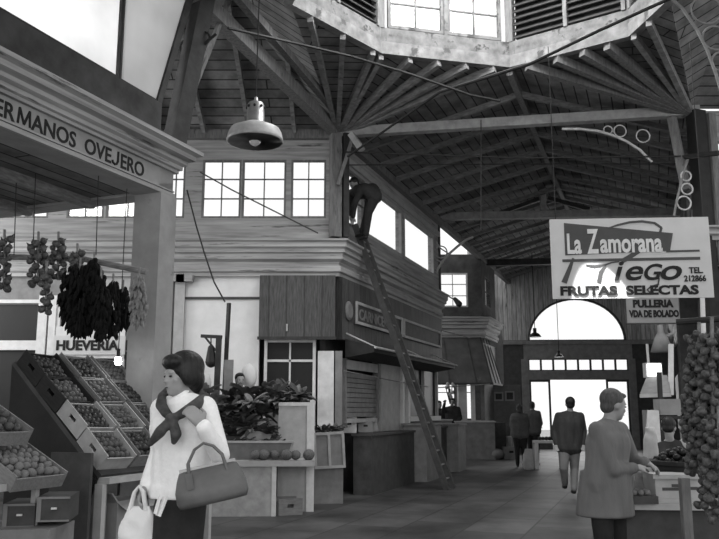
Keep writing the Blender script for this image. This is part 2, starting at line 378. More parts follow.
nw[0] += 1; r = bpy.data.objects.new('window_%d' % nw[0], None); COL.objects.link(r); T = FO @ Matrix.Translation((-.8, .06, 4.7)); r.matrix_world = T; WM[r.name] = T; struct(r)
MB(FO).box(-.80, -.77, .04, .09, 4.7, 6.2).box(-.77, -.18, .04, .09, 4.70, 4.72).build('window_frame', M['dwood'], r)
MB(FO).prism([(-.78, .06, 4.71), (-.16, .06, 4.71), (.36, .06, 6.2), (-.78, .06, 6.2)], (0, .004, 0)).build('window_pane', glassmat('stained_glass', .1, .7, True), r)
# ceiling joists of the near left stall
for i in range(4):
    y = .9+i*.9; struct(MB(FO).box(-8.9, -.05, y, y+.08, 3.62, 3.72).build('ceiling_joist', M['rafter'], frame=FO))

# --- far left stall
HB = [(.20, 1.15, 4.61, 5.70)]
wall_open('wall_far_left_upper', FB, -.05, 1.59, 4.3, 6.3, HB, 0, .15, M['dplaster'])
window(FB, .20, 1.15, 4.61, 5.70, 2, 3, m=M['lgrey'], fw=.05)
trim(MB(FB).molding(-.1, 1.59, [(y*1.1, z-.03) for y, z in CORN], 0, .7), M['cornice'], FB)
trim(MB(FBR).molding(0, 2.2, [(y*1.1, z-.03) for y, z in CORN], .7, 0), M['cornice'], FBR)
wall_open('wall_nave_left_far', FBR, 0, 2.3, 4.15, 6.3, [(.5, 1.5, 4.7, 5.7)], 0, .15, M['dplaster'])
window(FBR, .5, 1.5, 4.7, 5.7, 2, 2, m=M['dgrey'])
struct(MB(FBR).box(0.1, 2.3, .02, .14, 0, 3.5).build('wall_far_left_side', M['mgrey'], frame=FBR))
struct(MB(FB).box(-3, 1.6, .02, .14, 2.5, 3.6).build('wall_far_left_lower', M['mgrey'], frame=FB))
# bright back windows of the far left stall
FBW = FR(2.27, 27.2, 0)
wall_open('wall_far_left_back', FBW, -3, 2.6, 0, 4.3, [(-1.3, -.1, 1.1, 2.9), (0.0, .95, 1.1, 2.9), (1.05, 2.2, 1.1, 2.9)], 0, .12, M['lgrey'])
for a, b_ in ((-1.3, -.1), (0, .95), (1.05, 2.2)): window(FBW, a, b_, 1.1, 2.9, 1, 2, m=M['dgrey'], fw=.04)
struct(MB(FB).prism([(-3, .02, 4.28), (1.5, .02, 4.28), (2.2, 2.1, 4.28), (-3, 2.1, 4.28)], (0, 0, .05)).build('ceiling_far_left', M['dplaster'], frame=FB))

# --- entrance wall: boards, fan window, transom lights, doors
def arc(cx, z0, r, n=24, a0=0, a1=PI): return [(cx+r*math.cos(a0+(a1-a0)*i/n), z0+r*math.sin(a0+(a1-a0)*i/n)) for i in range(n+1)]
cxf, zf, rx_, rz_ = .0, 3.97, 1.83, 1.62
ar = [(cxf+rx_*math.cos(PI*i/24), zf+rz_*math.sin(PI*i/24)) for i in range(25)]
b = MB(FF); ytop = 7.6
for i in range(24):
    (xa, za), (xb, zb) = ar[i], ar[i+1]; b.prism([(xa, 0, za), (xb, 0, zb), (xb, 0, ytop), (xa, 0, ytop)], (0, .14, 0))
b.box(-4, -1.83, 0, .14, zf, ytop).box(1.83, 4.6, 0, .14, zf, ytop)
b.build('wall_entrance_boards', M['planks'], frame=FF); struct(bpy.data.objects['wall_entrance_boards'])
struct(MB(FF).box(-4, -1.95, 0, .14, 0, zf).box(1.95, 4.6, 0, .14, 0, zf).build('wall_entrance_lower', M['dgrey'], frame=FF))
trim(MB(FF).box(-4, 4.6, -.10, 0, 3.84, 3.98).box(-2.0, 2.0, -.06, .14, 3.30, 3.84), M['mgrey'], FF)
trim(MB(FF).box(-1.95, 1.95, -.04, .14, 2.53, 2.86), M['mgrey'], FF)
trim(MB(FF).box(-2.1, -1.83, -.05, .14, 0, 3.3), M['mgrey'], FF); trim(MB(FF).box(1.83, 2.1, -.05, .14, 0, 3.3), M['mgrey'], FF)
nw[0] += 1; fr_ = bpy.data.objects.new('window_%d' % nw[0], None); COL.objects.link(fr_); T = FF @ Matrix.Translation((0, 0, zf)); fr_.matrix_world = T; WM[fr_.name] = T; struct(fr_)
b = MB(FF)
for i in range(24):
    (xa, za), (xb, zb) = ar[i], ar[i+1]; k = .955
    b.prism([(xa, -.03, za), (xb, -.03, zb), (xb*k, -.03, zf+(zb-zf)*k), (xa*k, -.03, zf+(za-zf)*k)], (0, .08, 0))
b.box(-1.83, 1.83, -.03, .05, zf, zf+.05); b.build('window_frame', M['dgrey'], fr_)
MB(FF).prism([(x, .05, z) for x, z in ar], (0, .005, 0)).build('window_pane', M['glass'], fr_)
for i in range(8):
    x0 = -1.83+i*.4575; window(FF, x0, x0+.4575, 2.86, 3.30, 1, 1, m=M['dgrey'], fw=.035, y=.0)
def door(n, x0, x1, z1):
    d = bpy.data.objects.new('door_%d' % n, None); COL.objects.link(d); T = FF @ Matrix.Translation((x0, 0, 0)); d.matrix_world = T; WM[d.name] = T; struct(d)
    MB(FF).box(x0, x0+.07, 0, .06, 0, z1).box(x1-.07, x1, 0, .06, 0, z1).box(x0+.07, x1-.07, 0, .06, z1-.08, z1).box(x0+.07, x1-.07, 0, .06, 0, .35).build('door_frame', M['dgrey'], d)
    MB(FF).box(x0+.06, x1-.06, .02, .026, .34, z1-.07).build('door_pane', M['glass'], d)
door(1, -1.83, -1.05, 2.53); door(2, 1.0, 1.83, 2.53)
# the open doorway between them shows the street: pavement and a pale house across it
struct(MB().box(-4, 24, 30.5, 60, -.12, -.02).build('ground_street', mat('street', .5, .9, .1, 2)))

# --- right row
wall_open('wall_right_upper', FRR, -17.6, 0, 4.3, 6.3, [(-16.5+i*3.2, -14.3+i*3.2, 4.72, 5.78) for i in range(5)], 0, .15, M['dplaster'])  # openings added, hardly in view, to let light into the nave
for i in range(5): window(FRR, -16.5+i*3.2, -14.3+i*3.2, 4.72, 5.78, 2, 2)
RC = [(y, z) for y, z in CORN]
trim(MB(FRR).molding(-17.6, 0, RC, 0, .7), M['cornice'], FRR)
struct(MB(FRR).box(-17.6, -1.0, .02, .14, 2.6, 3.7).box(-17.6, -15, .02, .14, 0, 2.6).build('wall_right_lower', M['dgrey'], frame=FRR))
struct(MB(FRR).box(-17.6, 0, 1.8, 1.9, 0, 4.3).build('wall_right_back', M['dgrey'], frame=FRR))
wall_open('wall_right_front_upper', FRF, 0, 3.5, 4.3, 6.3, [(.27, .85, 4.72, 5.78), (.95, 2.2, 4.72, 5.78)], 0, .15, M['cornice'])
window(FRF, .27, .85, 4.72, 5.78, 1, 3, fw=.03); window(FRF, .95, 2.2, 4.72, 5.78, 2, 3, fw=.03)
trim(MB(FRF).molding(0, 3.5, CORN, .7, 0), M['cornice'], FRF)
struct(MB(FRF).box(0.1, 3.5, .3, .42, 2.5, 3.7).box(.3, 3.5, 1.9, 2.0, 0, 3.7).build('wall_right_front', M['dgrey'], frame=FRF))
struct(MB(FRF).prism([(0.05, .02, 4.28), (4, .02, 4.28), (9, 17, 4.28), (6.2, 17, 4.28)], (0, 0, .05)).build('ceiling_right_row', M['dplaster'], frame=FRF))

# ---------------------------------------------------------------- roof
L_ = Vector((-.39, 13.6, 6.28)); R_ = Vector((5.5, 12.6, 6.28)); L2 = Vector((-2.05, 8.5, 6.28)); R2 = Vector((3.95, 7.6, 6.28))
ZR = 6.8
ringp = [atz(x, y, ZR) for x, y in ((290, 5), (381, 54), (510, 68), (630, 37), (669, 1))]
cr = Vector((1.7, 9.9, ZR))
A_, B_, C_, D_, E_ = ringp
Bm, Cm, Dm = [2*cr-p for p in (B_, C_, D_)]
for p in (Bm, Cm, Dm): p.z = ZR
RING = [A_, B_, C_, D_, E_, Bm, Cm, Dm]
FNe = Vector((5.75, 30.3, 6.28)); FNw = Vector((12.0, 29.6, 6.28)); RDG = Vector((8.8, 30.2, 7.25))
NR1 = Vector((-2.0, 10.9, 7.5)); NR2 = Vector((5.3, 10.0, 7.5))
def slope(name, pts, rot, th=.05):
    T = FR(0, 0, rot); b = MB(); pts = [Vector(p) for p in pts]; n = (pts[1]-pts[0]).cross(pts[-1]-pts[0]).normalized()
    if n.z < 0: n = -n
    for i in range(1, len(pts)-1): b.prism([pts[0]+n*.06, pts[i]+n*.06, pts[i+1]+n*.06], n*th)
    return struct(b.build(name, M['roof'], frame=T))
slope('ceiling_nave_left', [L_, FNe, RDG, C_], 70); slope('ceiling_nave_right', [R_, C_, RDG, FNw], 70)
slope('ceiling_crossing_1', [L_, C_, B_], 45); slope('ceiling_crossing_2', [L_, B_, A_], 20)
slope('ceiling_crossing_3', [R_, D_, C_], -20); slope('ceiling_crossing_4', [R_, E_, D_], 10)
slope('ceiling_left', [L_, A_, NR1, (-8.5, 10.9, 7.5), (-8.5, 13.6, 6.28)], 0)
slope('ceiling_right', [R_, (9.5, 12.6, 6.28), (9.5, 10, 7.5), NR2, E_], 0)
slope('ceiling_left_near', [L2, Dm, A_, NR1], 0); slope('ceiling_left_near_slope', [L2, NR1, (-8.5, 10.9, 7.5), (-8.5, 8.5, 6.28)], 0)
slope('ceiling_right_near', [R2, NR2, E_, Bm], 0)
NB = Vector((-1.0, 1.0, 7.25))
slope('ceiling_near_left', [L2, Dm, Cm, NB, (-4.8, 1.0, 6.28)], 70); slope('ceiling_near_right', [R2, Bm, Cm, NB, (1.6, 1.0, 6.28)], 70)
# rafters: each a timber of its own
def rafter(a, b_, label, group, w=.07, h=.1, m='rafter'):
    a, b_ = Vector(a), Vector(b_); o = MB().bar(a-Vector((0, 0, h*.3)), b_-Vector((0, 0, h*.3)), w, h).build('rafter', M[m]); return tag(o, label, 'rafter', group)
def lerp(a, b_, t): return Vector(a)+(Vector(b_)-Vector(a))*t
ORD = 'first second third fourth fifth sixth seventh eighth ninth tenth eleventh twelfth thirteenth fourteenth fifteenth sixteenth'.split()
for i in range(1, 17):
    t = i/17; rafter(lerp(L_, FNe, t), lerp(C_, RDG, t), ORD[i-1]+' rafter beyond the pale tie beam, left slope of the nave roof', 'nave left rafters')
    rafter(lerp(R_, FNw, t), lerp(C_, RDG, t), ORD[i-1]+' rafter beyond the pale tie beam, right slope of the nave roof', 'nave right rafters')
for k, t in enumerate((.0, .22, .44, .66, .88)): rafter(L_, lerp(B_, C_, t), ORD[k]+' from the left of five rafters fanning from the left post to the lantern windows', 'left post fan rafters', .08, .12)
for k, t in enumerate((.2, .55, .9)): rafter(L_, lerp(A_, B_, t), ['leftmost', 'middle', 'rightmost'][k]+' rafter fanning from the left post to the left lantern shutters', 'left post fan rafters to shutters', .08, .12)
for k, t in enumerate((.15, .4, .62, .82)): rafter(R_, lerp(C_, D_, t), ORD[k]+' from the left of four pale rafters fanning from the right post', 'right post fan rafters', .11, .14, 'post')
for k, t in enumerate((.1, .5)): rafter(R_, lerp(D_, E_, t), ['left', 'right'][k]+' one of two steep rafters above the right post', 'far right fan rafters', .08, .12)
for i in range(8):
    x = -1.15-i*.8; rafter((x, 13.6, 6.28), (x, 10.9, 7.5), ORD[i]+' rafter left of the left post on the slope above the hanging lamp', 'left wing rafters', .07, .12)
for i in range(4):
    x = 6.1+i*.8; rafter((x, 12.6, 6.28), (x, 10.0, 7.5), ORD[i]+' rafter right of the right post in the right wing roof', 'right wing rafters', .07, .12)
def beam(a, b_, w, h, m, label, name='tie_beam', cat='beam'): return tag(MB().bar(a, b_, w, h).build(name, M[m]), label, cat)
beam((-.35, 13.5, 6.24), (5.6, 12.55, 6.28), .16, .16, 'beam', 'pale first tie beam spanning the nave between the two posts')
beam((2.0, 20.3, 6.38), (8.0, 19.1, 6.2), .2, .18, 'beam', 'grey second tie beam deeper in the nave')
beam((3.9, 26.0, 6.2), (10.2, 25.0, 6.15), .2, .2, 'dwood', 'dark third tie beam nearest the entrance wall')
beam(L_, L2, .17, .2, 'post', 'tie beam running from the left post towards the near left stall')
beam(L_+Vector((.15, -.1, .15)), L2+Vector((.3, 0, .25)), .1, .12, 'post', 'upper timber laid over the tie beam of the left wing')
beam(C_+Vector((0, .05, -.02)), RDG, .1, .16, 'post', 'ridge beam running down the nave from the lantern corner', 'ridge_beam')
beam((-8.5, 13.55, 6.22), (-.3, 13.55, 6.22), .14, .16, 'post', 'wall plate above the front windows of the centre stall', 'wall_plate')
beam(L_+Vector((.05, 0, -.05)), FNe+Vector((0, 0, -.05)), .14, .16, 'post', 'wall plate above the side windows of the centre stall', 'wall_plate')
beam((4.68, 19.8, 6.3), (4.68, 19.8, 7.0), .14, .14, 'beam', 'short king post standing on the second tie beam', 'king_post', 'post')
beam((4.6, 19.9, 6.75), (3.6, 20.0, 6.4), .1, .1, 'dwood', 'brace left of the king post on the second tie beam', 'roof_brace', 'brace')
beam((4.8, 19.8, 6.75), (5.8, 19.6, 6.4), .1, .1, 'dwood', 'brace right of the king post on the second tie beam', 'roof_brace', 'brace')
def post(x, y, z0, z1, w, m, label): return tag(MB(FR(x, y, 20)).box(-w/2, w/2, -w/2, w/2, z0, z1).build('roof_post', M[m]), label, 'post')
post(-.42, 13.42, 4.34, 6.2, .17, 'post', 'left roof post standing on the corner cornice behind the man on the ladder')
post(-.24, 13.42, 4.34, 6.2, .10, 'dwood', 'slim dark post beside the left roof post above the corner')
post(5.52, 12.5, 0, 6.25, .22, 'iron', 'tall black post at the right of the nave behind the big sign')
post(5.74, 12.5, 3.7, 6.2, .14, 'post', 'pale timber post right beside the tall black post')
beam(at(173, 150, 8.6), at(206, -12, 8.9), .18, .2, 'dwood', 'dark leaning brace rising from the near left stall corner', 'roof_brace', 'brace')
beam(at(186, 108, 8.7), at(232, -8, 9.6), .05, .05, 'post', 'thin pale strut rising beside the dark leaning brace', 'roof_strut', 'brace')
beam(at(351, 134, 13.3), at(362, 150, 13.2), .1, .1, 'beam', 'short pale knee brace under the first tie beam at the left post', 'knee_brace', 'brace')
beam(at(672, 118, 12.5), at(686, 190, 12.4), .12, .12, 'post', 'pale knee brace leaning against the tall right post', 'knee_brace', 'brace')
beam(at(352, 140, 13.3), at(338, 185, 13.3), .06, .06, 'post', 'thin strut crossing the left roof post above the man', 'roof_strut', 'brace')

# ---------------------------------------------------------------- lantern
n8 = len(RING); cc = sum(RING, Vector())/n8
def out(p, k): d = (p-cc); d.z = 0; return p+d.normalized()*k
for i in range(n8):
    a, b_ = RING[i], RING[(i+1) % n8]; d = b_-a; Ln = d.length; F = Matrix.Translation(a) @ Matrix.Rotation(math.atan2(d.y, d.x), 4, 'Z')
    # local y < 0 is outside? find the sign so that +y points outwards
    sgn = 1 if (F.to_3x3() @ Vector((0, 1, 0))).dot(((a+b_)/2-cc)) > 0 else -1
    def bx(m, x0, x1, y0, y1, z0, z1): m.box(x0, x1, min(y0*sgn, y1*sgn), max(y0*sgn, y1*sgn), z0, z1)
    m = MB(F); bx(m, 0, Ln, -.03, .10, 0, .2); trim(m, M['ringb'], F)
    m = MB(F); bx(m, 0, Ln, .0, .10, .2, .44); trim(m, M['fascia'], F)
    m = MB(F); bx(m, -.06, .06, -.01, .12, .44, 2.0); trim(m, M['post'], F)
    if i in (1, 4, 5, 6):
        k = 2; w = (Ln-.3)/2
        for j in range(2):
            x0 = .12+j*(w+.06); window(F, x0, x0+w, .46, 1.75, 2, 3, fw=.05, y=.05*sgn, m=M['fascia'])
        m = MB(F); bx(m, 0, Ln, 0, .1, 1.75, 2.0); trim(m, M['dwood'], F)
        m = MB(F); bx(m, .12+w, .18+w, 0, .1, .44, 1.75); trim(m, M['fascia'], F)
    else:
        for j in range(2):
            w = (Ln-.2)/2; x0 = .08+j*(w+.04); nw[0] += 1
            r = bpy.data.objects.new('window_%d' % nw[0], None); COL.objects.link(r); T = F @ Matrix.Translation((x0, 0, .44)); r.matrix_world = T; WM[r.name] = T; struct(r)
            m = MB(F)
            for kz in range(14):
                z = .48+kz*.11; m.add([(x0, 0, z), (x0+w, 0, z), (x0+w, .09*sgn, z+.10), (x0, .09*sgn, z+.10), (x0, .01*sgn, z-.01), (x0+w, .01*sgn, z-.01), (x0+w, .1*sgn, z+.09), (x0, .1*sgn, z+.09)], [(0, 1, 2, 3), (7, 6, 5, 4), (0, 4, 5, 1), (2, 6, 7, 3), (1, 5, 6, 2), (0, 3, 7, 4)])
            m.build('louvre_slats', M['dwood'], r); m = MB(F); bx(m, x0, x0+w, .10, .12, .44, 2.0); m.build('light_stop_board', M['dwood'], r)  # board added behind the slats to keep daylight from leaking through
            m = MB(F); bx(m, x0+w-.02, x0+w+.04, -.02, .1, .44, 2.0); m.build('window_frame', M['post'], r)
b = MB(); top = Vector((cc.x, cc.y, 10.2)); 
for i in range(n8):
    a, b_ = out(RING[i], .2), out(RING[(i+1) % n8], .2); a.z = b_.z = 8.8; b.prism([a, b_, top], (0, 0, .06))
struct(b.build('ceiling_lantern', M['roof'], frame=ID))
# ---------------------------------------------------------------- lettering on the near left stall
sg = root('stall_lettering', 'painted black name lettering on the grey frieze of the near left stall', 'sign', FO @ Matrix.Translation((-2.4, -.004, 3.8)))
TT = FO @ Matrix.Translation((-2.50, -.003, 3.785))
def xend(o): return max((wm(sg) @ v.co - TT.translation).dot(TT.to_3x3() @ Vector((1, 0, 0))) for v in o.data.vertices)
x1 = xend(text('lettering', 'HER', M['ink'], sg, TT, .205, .97, .003, 0, .003))+.022
mb = MB(TT)
for a, b_ in (((.012, .004), (.024, .145)), ((.024, .145), (.080, .012)), ((.080, .012), (.136, .145)), ((.136, .145), (.148, .004))): mb.bar((x1+a[0], -.002, a[1]), (x1+b_[0], -.002, b_[1]), .006, .024, up=(0, 1, 0)) if False else mb.tube([(x1+a[0], 0, a[1]), (x1+b_[0], 0, b_[1])], .0115, 6)
mb.build('lettering', M['ink'], sg)
l1 = text('lettering', 'ANOS  OVE', M['ink'], sg, TT @ Matrix.Translation((x1+.165, 0, 0)), .205, .97, .003, 0, .003)
xe = xend(l1)
MB(TT).tube([(xe+.10, 0, .145), (xe+.10, 0, .045), (xe+.085, 0, .018), (xe+.055, 0, .006), (xe+.025, 0, .02), (xe+.018, 0, .04)], .0125, 6).build('lettering', M['ink'], sg)
text('lettering', 'ERO', M['ink'], sg, TT @ Matrix.Translation((xe+.135, 0, 0)), .205, .97, .003, 0, .003)

# ---------------------------------------------------------------- centre stall: cabinet, window, signs, shutter
c = root('wall_cabinet', 'brown boarded box hanging over the small window at the corner of the centre stall', 'cabinet', F2 @ Matrix.Translation((-1.29, -.2, 2.62)))
MB(F2).box(-1.30, -.02, -.22, .0, 2.60, 3.67).build('body', M['vwood'], c)
MB(F2).box(-1.32, -.0, -.24, -.22, 2.58, 2.63).build('bottom_rail', M['dwood'], c)
MB(F2).box(-.84, -.81, -.25, -.22, 2.72, 2.84).build('handle', M['metal'], c)
k = root('stall_window', 'dark four pane window in a white frame below the brown boarded box', 'window', F2 @ Matrix.Translation((-.85, 0, 1.5)))
b = MB(F2).box(-1.22, -1.17, -.04, .1, .9, 2.60).box(-.40, -.35, -.04, .1, .9, 2.60).box(-1.17, -.40, -.03, .05, 2.55, 2.6).box(-.80, -.77, -.03, .05, 1.62, 2.56).box(-1.17, -.40, -.03, .05, 2.22, 2.26).box(-1.17, -.4, -.03, .05, 1.58, 1.63)
b.build('frame', M['white'], k); MB(F2).box(-1.17, -.40, .0, .01, 1.6, 2.56).build('pane', M['dglass'], k); MB(F2).box(-1.17, -.4, 0, .05, .9, 1.6).build('lower_panel', M['mgrey'], k)
tag(MB(F2).box(-.31, -.04, -.10, .05, 0, 2.40).build('corner_pilaster', M['white'], frame=F2), 'bright white corner pilaster under the brown boarded box', 'pilaster')
tag(MB(F2).box(-.02, .10, -.09, .08, 0, 2.40).build('corner_post', M['mgrey'], frame=F2), 'narrow grey post right of the white corner pilaster', 'post')
tag(MB(F2).box(-.62, -.34, -.35, -.08, 1.50, 1.64).build('white_box', M['white'], frame=F2), 'small white box below the dark four pane window', 'box')
tag(MB(F2R).box(0.0, 6.9, -.10, .02, 2.60, 3.67).build('boarded_fascia', M['vwood'], frame=F2R), 'brown boarded fascia along the nave side of the centre stall under its cornice', 'fascia')
# painted name board
s_ = root('name_board', 'long narrow framed name board on the brown fascia behind the ladder', 'sign', F2R @ Matrix.Translation((.6, -.12, 2.9)))
def nb(x0, x1):
    b = MB(F2R); z0, z1 = 2.92, 3.32
    MB(F2R).box(x0, x1, -.14, -.10, z0, z1).build('board', M['dgrey'], s_)
    b.box(x0, x1, -.17, -.14, z0, z0+.05).box(x0, x1, -.17, -.14, z1-.05, z1).box(x0, x0+.05, -.17, -.14, z0+.05, z1-.05).box(x1-.05, x1, -.17, -.14, z0+.05, z1-.05)
    b.build('frame', M['lgrey'], s_)
nb(.55, 3.35); nb(3.45, 6.6)
text('lettering', 'CARNICERIA', M['mgrey'], s_, F2R @ Matrix.Translation((.72, -.145, 3.02)), .27, 1.25, .006)
r_ = tag(MB(F2R @ Matrix.Translation((.28, -.12, 3.12)) @ Matrix.Rotation(PI/2, 4, 'X')).lathe([(.0, -.02), (.16, -.02), (.17, 0), (.13, .03), (0, .035)], n=24).build('round_plaque', M['mgrey']), 'round grey plaque beside the long name board near the corner', 'plaque')
aw = root('awning', 'folded dark awning running under the brown fascia of the centre stall', 'awning', F2R @ Matrix.Translation((.3, -.2, 2.3)))
MB(F2R).prism([(.15, -.10, 2.62), (.15, -.62, 2.48), (.15, -.62, 2.38), (.15, -.1, 2.30)], (5.9, 0, 0)).build('canopy', M['black'], aw)
MB(F2R).tube([(.1, -.66, 2.46), (6.1, -.66, 2.46)], .022).build('front_bar', M['lgrey'], aw)
for x in (.2, 3.2, 6.0): MB(F2R).tube([(x, -.1, 2.72), (x, -.64, 2.47)], .014).build('arm', M['lgrey'], aw)
sh = root('roller_shutter', 'grey slatted shutter half pulled down beside the corner of the centre stall', 'shutter', F2R @ Matrix.Translation((.3, -.02, 1.2)))
b = MB(F2R)
for i in range(9): b.box(.35, 2.0, -.03, .0, 1.30+i*.085, 1.375+i*.085)
b.build('slats', M['mgrey'], sh); MB(F2R).box(.30, 2.05, -.05, .01, 1.20, 1.27).build('bottom_rail', M['lgrey'], sh)
MB(F2R).box(.30, 2.05, -.06, .02, 2.12, 2.28).build('shutter_box', M['lgrey'], sh); MB(F2R).box(2.0, 2.07, -.06, .0, 1.2, 2.3).build('guide_rail', M['mgrey'], sh); MB(F2R).box(.28, .35, -.06, 0, 1.2, 2.3).build('guide_rail', M['mgrey'], sh)
struct(MB(F2R).box(.1, 7.0, .25, .35, 0, 2.7).build('wall_stall_side_inner', M['dgrey'], frame=F2R))
tag(MB(F2R).box(2.15, 3.35, -.08, .1, 0, 2.5).build('grey_pilaster', M['lgrey'], frame=F2R), 'light grey wall pier between the slatted shutter and the shop window', 'pier')
for x in (3.45, 3.85): tag(MB(F2R).box(x, x+.12, -.12, .02, 0, 2.5).build('window_post', M['white'], frame=F2R), 'slim white post left of the shop window behind the ladder' if x < 3.5 else 'second slim white post against the shop window behind the ladder', 'post')
sw = root('shop_window', 'shop window with white sill in the side of the centre stall behind the ladder', 'window', F2R @ Matrix.Translation((4.1, 0, 1.1)))
MB(F2R).box(4.0, 6.6, -.12, .05, 1.18, 1.28).build('sill', M['white'], sw); MB(F2R).box(6.5, 6.6, -.06, .05, 1.28, 2.4).box(5.3, 5.36, -.06, .05, 1.28, 2.4).build('frame', M['lgrey'], sw); MB(F2R).box(4.0, 6.5, .0, .01, 1.28, 2.4).build('pane', M['dglass'], sw)
# counters in front of the side
def solid(name, F, x0, x1, y0, y1, z0, z1, m, label, cat, topm=None):
    r = root(name, label, cat, F @ Matrix.Translation(((x0+x1)/2, (y0+y1)/2, z0)))
    MB(F).box(x0, x1, y0, y1, z0, z1-.04).build('body', M[m], r); MB(F).box(x0-.03, x1+.03, y0-.03, y1+.03, z1-.04, z1).build('top', M[topm or m], r); return r
solid('counter', F2R, .5, 3.1, -.45, -.12, 0, 1.02, 'dgrey', 'dark counter carrying the cartons beside the slatted shutter', 'counter')
solid('counter', F2R, 3.3, 4.5, -.65, -.15, 0, 1.15, 'mgrey', 'light grey plastered counter block beyond the cartons', 'counter')
solid('counter', F2R, 4.6, 6.0, -.4, -.12, 0, 1.05, 'dgrey', 'dark recessed counter under the shop window behind the ladder', 'counter')
solid('counter', F2R, 6.1, 6.9, -.65, -.15, 0, 1.1, 'mgrey', 'grey counter block at the far corner of the centre stall behind the ladder', 'counter')
def carton(p, sx, sy, sz, rz, m, label, name='carton', hole=True):
    T = Matrix.Translation(p) @ Matrix.Rotation(R(rz), 4, 'Z'); r = root(name, label, 'box', T)
    MB(T).box(-sx/2, sx/2, -sy/2, sy/2, 0, sz).build('body', M[m], r)
    if hole: MB(T).box(-sx*.14, sx*.14, -sy/2-.004, -sy/2+.01, sz*.5, sz*.68).build('handle_hole_shade', M['black'], r)  # black slab stands in for the shade inside a hand hole
    return r
q = at(348, 437, 14.6); carton((q.x, q.y, 1.02), .26, .3, .28, 10, 'white', 'white carton with a dark round hole on the dark counter')
q = at(360, 437, 15.0); carton((q.x+.05, q.y, 1.02), .28, .3, .2, 20, 'card', 'flat brown carton between the white carton and the leaning lid')
q = at(370, 437, 15.4); tag(MB(Matrix.Translation((q.x+.08, q.y, 1.02)) @ Matrix.Rotation(R(-14), 4, 'Y')).box(-.09, .09, -.02, .02, 0, .3).build('leaning_sheet', M['lgrey']), 'pale cardboard sheet leaning at the end of the dark counter', 'cardboard')

# inner left part of the centre stall row: white frames, egg shop sign, dark openings
kf = root('stall_front_frame', 'white framed shop front behind the hanging garlic at the left', 'shop front', F2 @ Matrix.Translation((-6, 0, 0)))
def X13(px): return at(px, 330, 13.6).x+.39
b = MB(F2).box(X13(38), X13(47), -.05, .06, .9, 3.35).box(X13(49), X13(56), -.05, .06, .9, 3.35).box(X13(-60), X13(38), -.04, .05, 2.42, 2.58).box(X13(-60), X13(38), -.04, .05, 3.22, 3.28).box(X13(56), X13(126), -.04, .05, 2.28, 2.34).box(X13(56), X13(126), -.04, .05, 2.66, 2.82)
b.box(X13(56), X13(60), -.03, .05, 2.82, 3.3).box(X13(64), X13(67), -.03, .05, 2.82, 3.3).box(X13(76), X13(78), -.03, .05, 2.82, 3.3).box(X13(88), X13(90), -.03, .05, 2.82, 3.3).box(X13(100), X13(103), -.03, .05, 2.82, 3.3).box(X13(121), X13(126), -.03, .05, .9, 3.3)
b.build('frame', M['white'], kf); MB(F2).box(X13(-60), X13(126), .03, .04, .9, 3.3).build('panes', M['dglass'], kf)
MB(F2).box(X13(-60), X13(126), -.04, .05, 0, .9).build('base_panel', M['dgrey'], kf)
es = root('shop_sign', 'white board with the egg shop lettering behind the near left pillar', 'sign', F2 @ Matrix.Translation((X13(58), -.05, 2.36)))
MB(F2).box(X13(56), X13(127), -.07, -.04, 2.34, 2.66).build('board', M['signw'], es)
text('lettering', 'HUEVERIA  LA', M['ink'], es, F2 @ Matrix.Translation((X13(58.5), -.075, 2.42)), .225, 1.02, .009)
struct(MB(F2).box(-4.45, -2.75, .02, .14, 2.4, 3.7).build('wall_stall_row_middle', M['lgrey'], frame=F2))
bl = root('light_bulb', 'lit bare bulb hanging in front of the near left pillar', 'lamp', at(118, 361, 7.9))
p = at(118, 361, 7.9); MB().ell(p, .035, .035, .045).build('bulb', E_BULB, bl, smooth=True); MB().tube([p+Vector((0, 0, .04)), p+Vector((0, 0, .12))], .018).build('socket', M['iron'], bl)
MB().tube([p+Vector((0, 0, .12)), p+Vector((0, 0, 1.75))], .005, 5).build('cord', M['iron'], bl)

# ---------------------------------------------------------------- pendant lamp
LT = at(255, 141, 9.0); k_ = root('pendant_lamp', 'big grey enamel factory lamp hanging from the roof', 'lamp', LT)
MB().lathe([(.32, -.01), (.315, .02), (.30, .10), (.285, .13), (.12, .21), (.12, .22), (.29, .14), (.31, .10), (.33, .02), (.335, -.01)], LT, 28).build('shade', M['enamel'], k_, smooth=True)
MB().lathe([(.12, .20), (.105, .22), (.10, .44), (.085, .47), (.03, .48), (.02, .54)], LT, 20).build('neck', M['metal'], k_, smooth=True)
b = MB()
for i in range(8): t = PI*i/4; b.ell(LT+Vector((.103*math.cos(t), .103*math.sin(t), .41)), .016, .016, .02, 8, 5)
b.build('vent_hole_shade', M['black'], k_)  # black blobs stand in for the shade inside vent holes
MB().ell(LT+Vector((0, 0, .05)), .085, .085, .11, 16, 10).build('bulb', mat('mercury_glass', .6, .15, .3, 6, bump=0), k_, smooth=True)
MB().tube([LT+Vector((0, 0, .5)), LT+Vector((.02, .0, 2.9))], .008, 5).build('cord', M['iron'], k_)

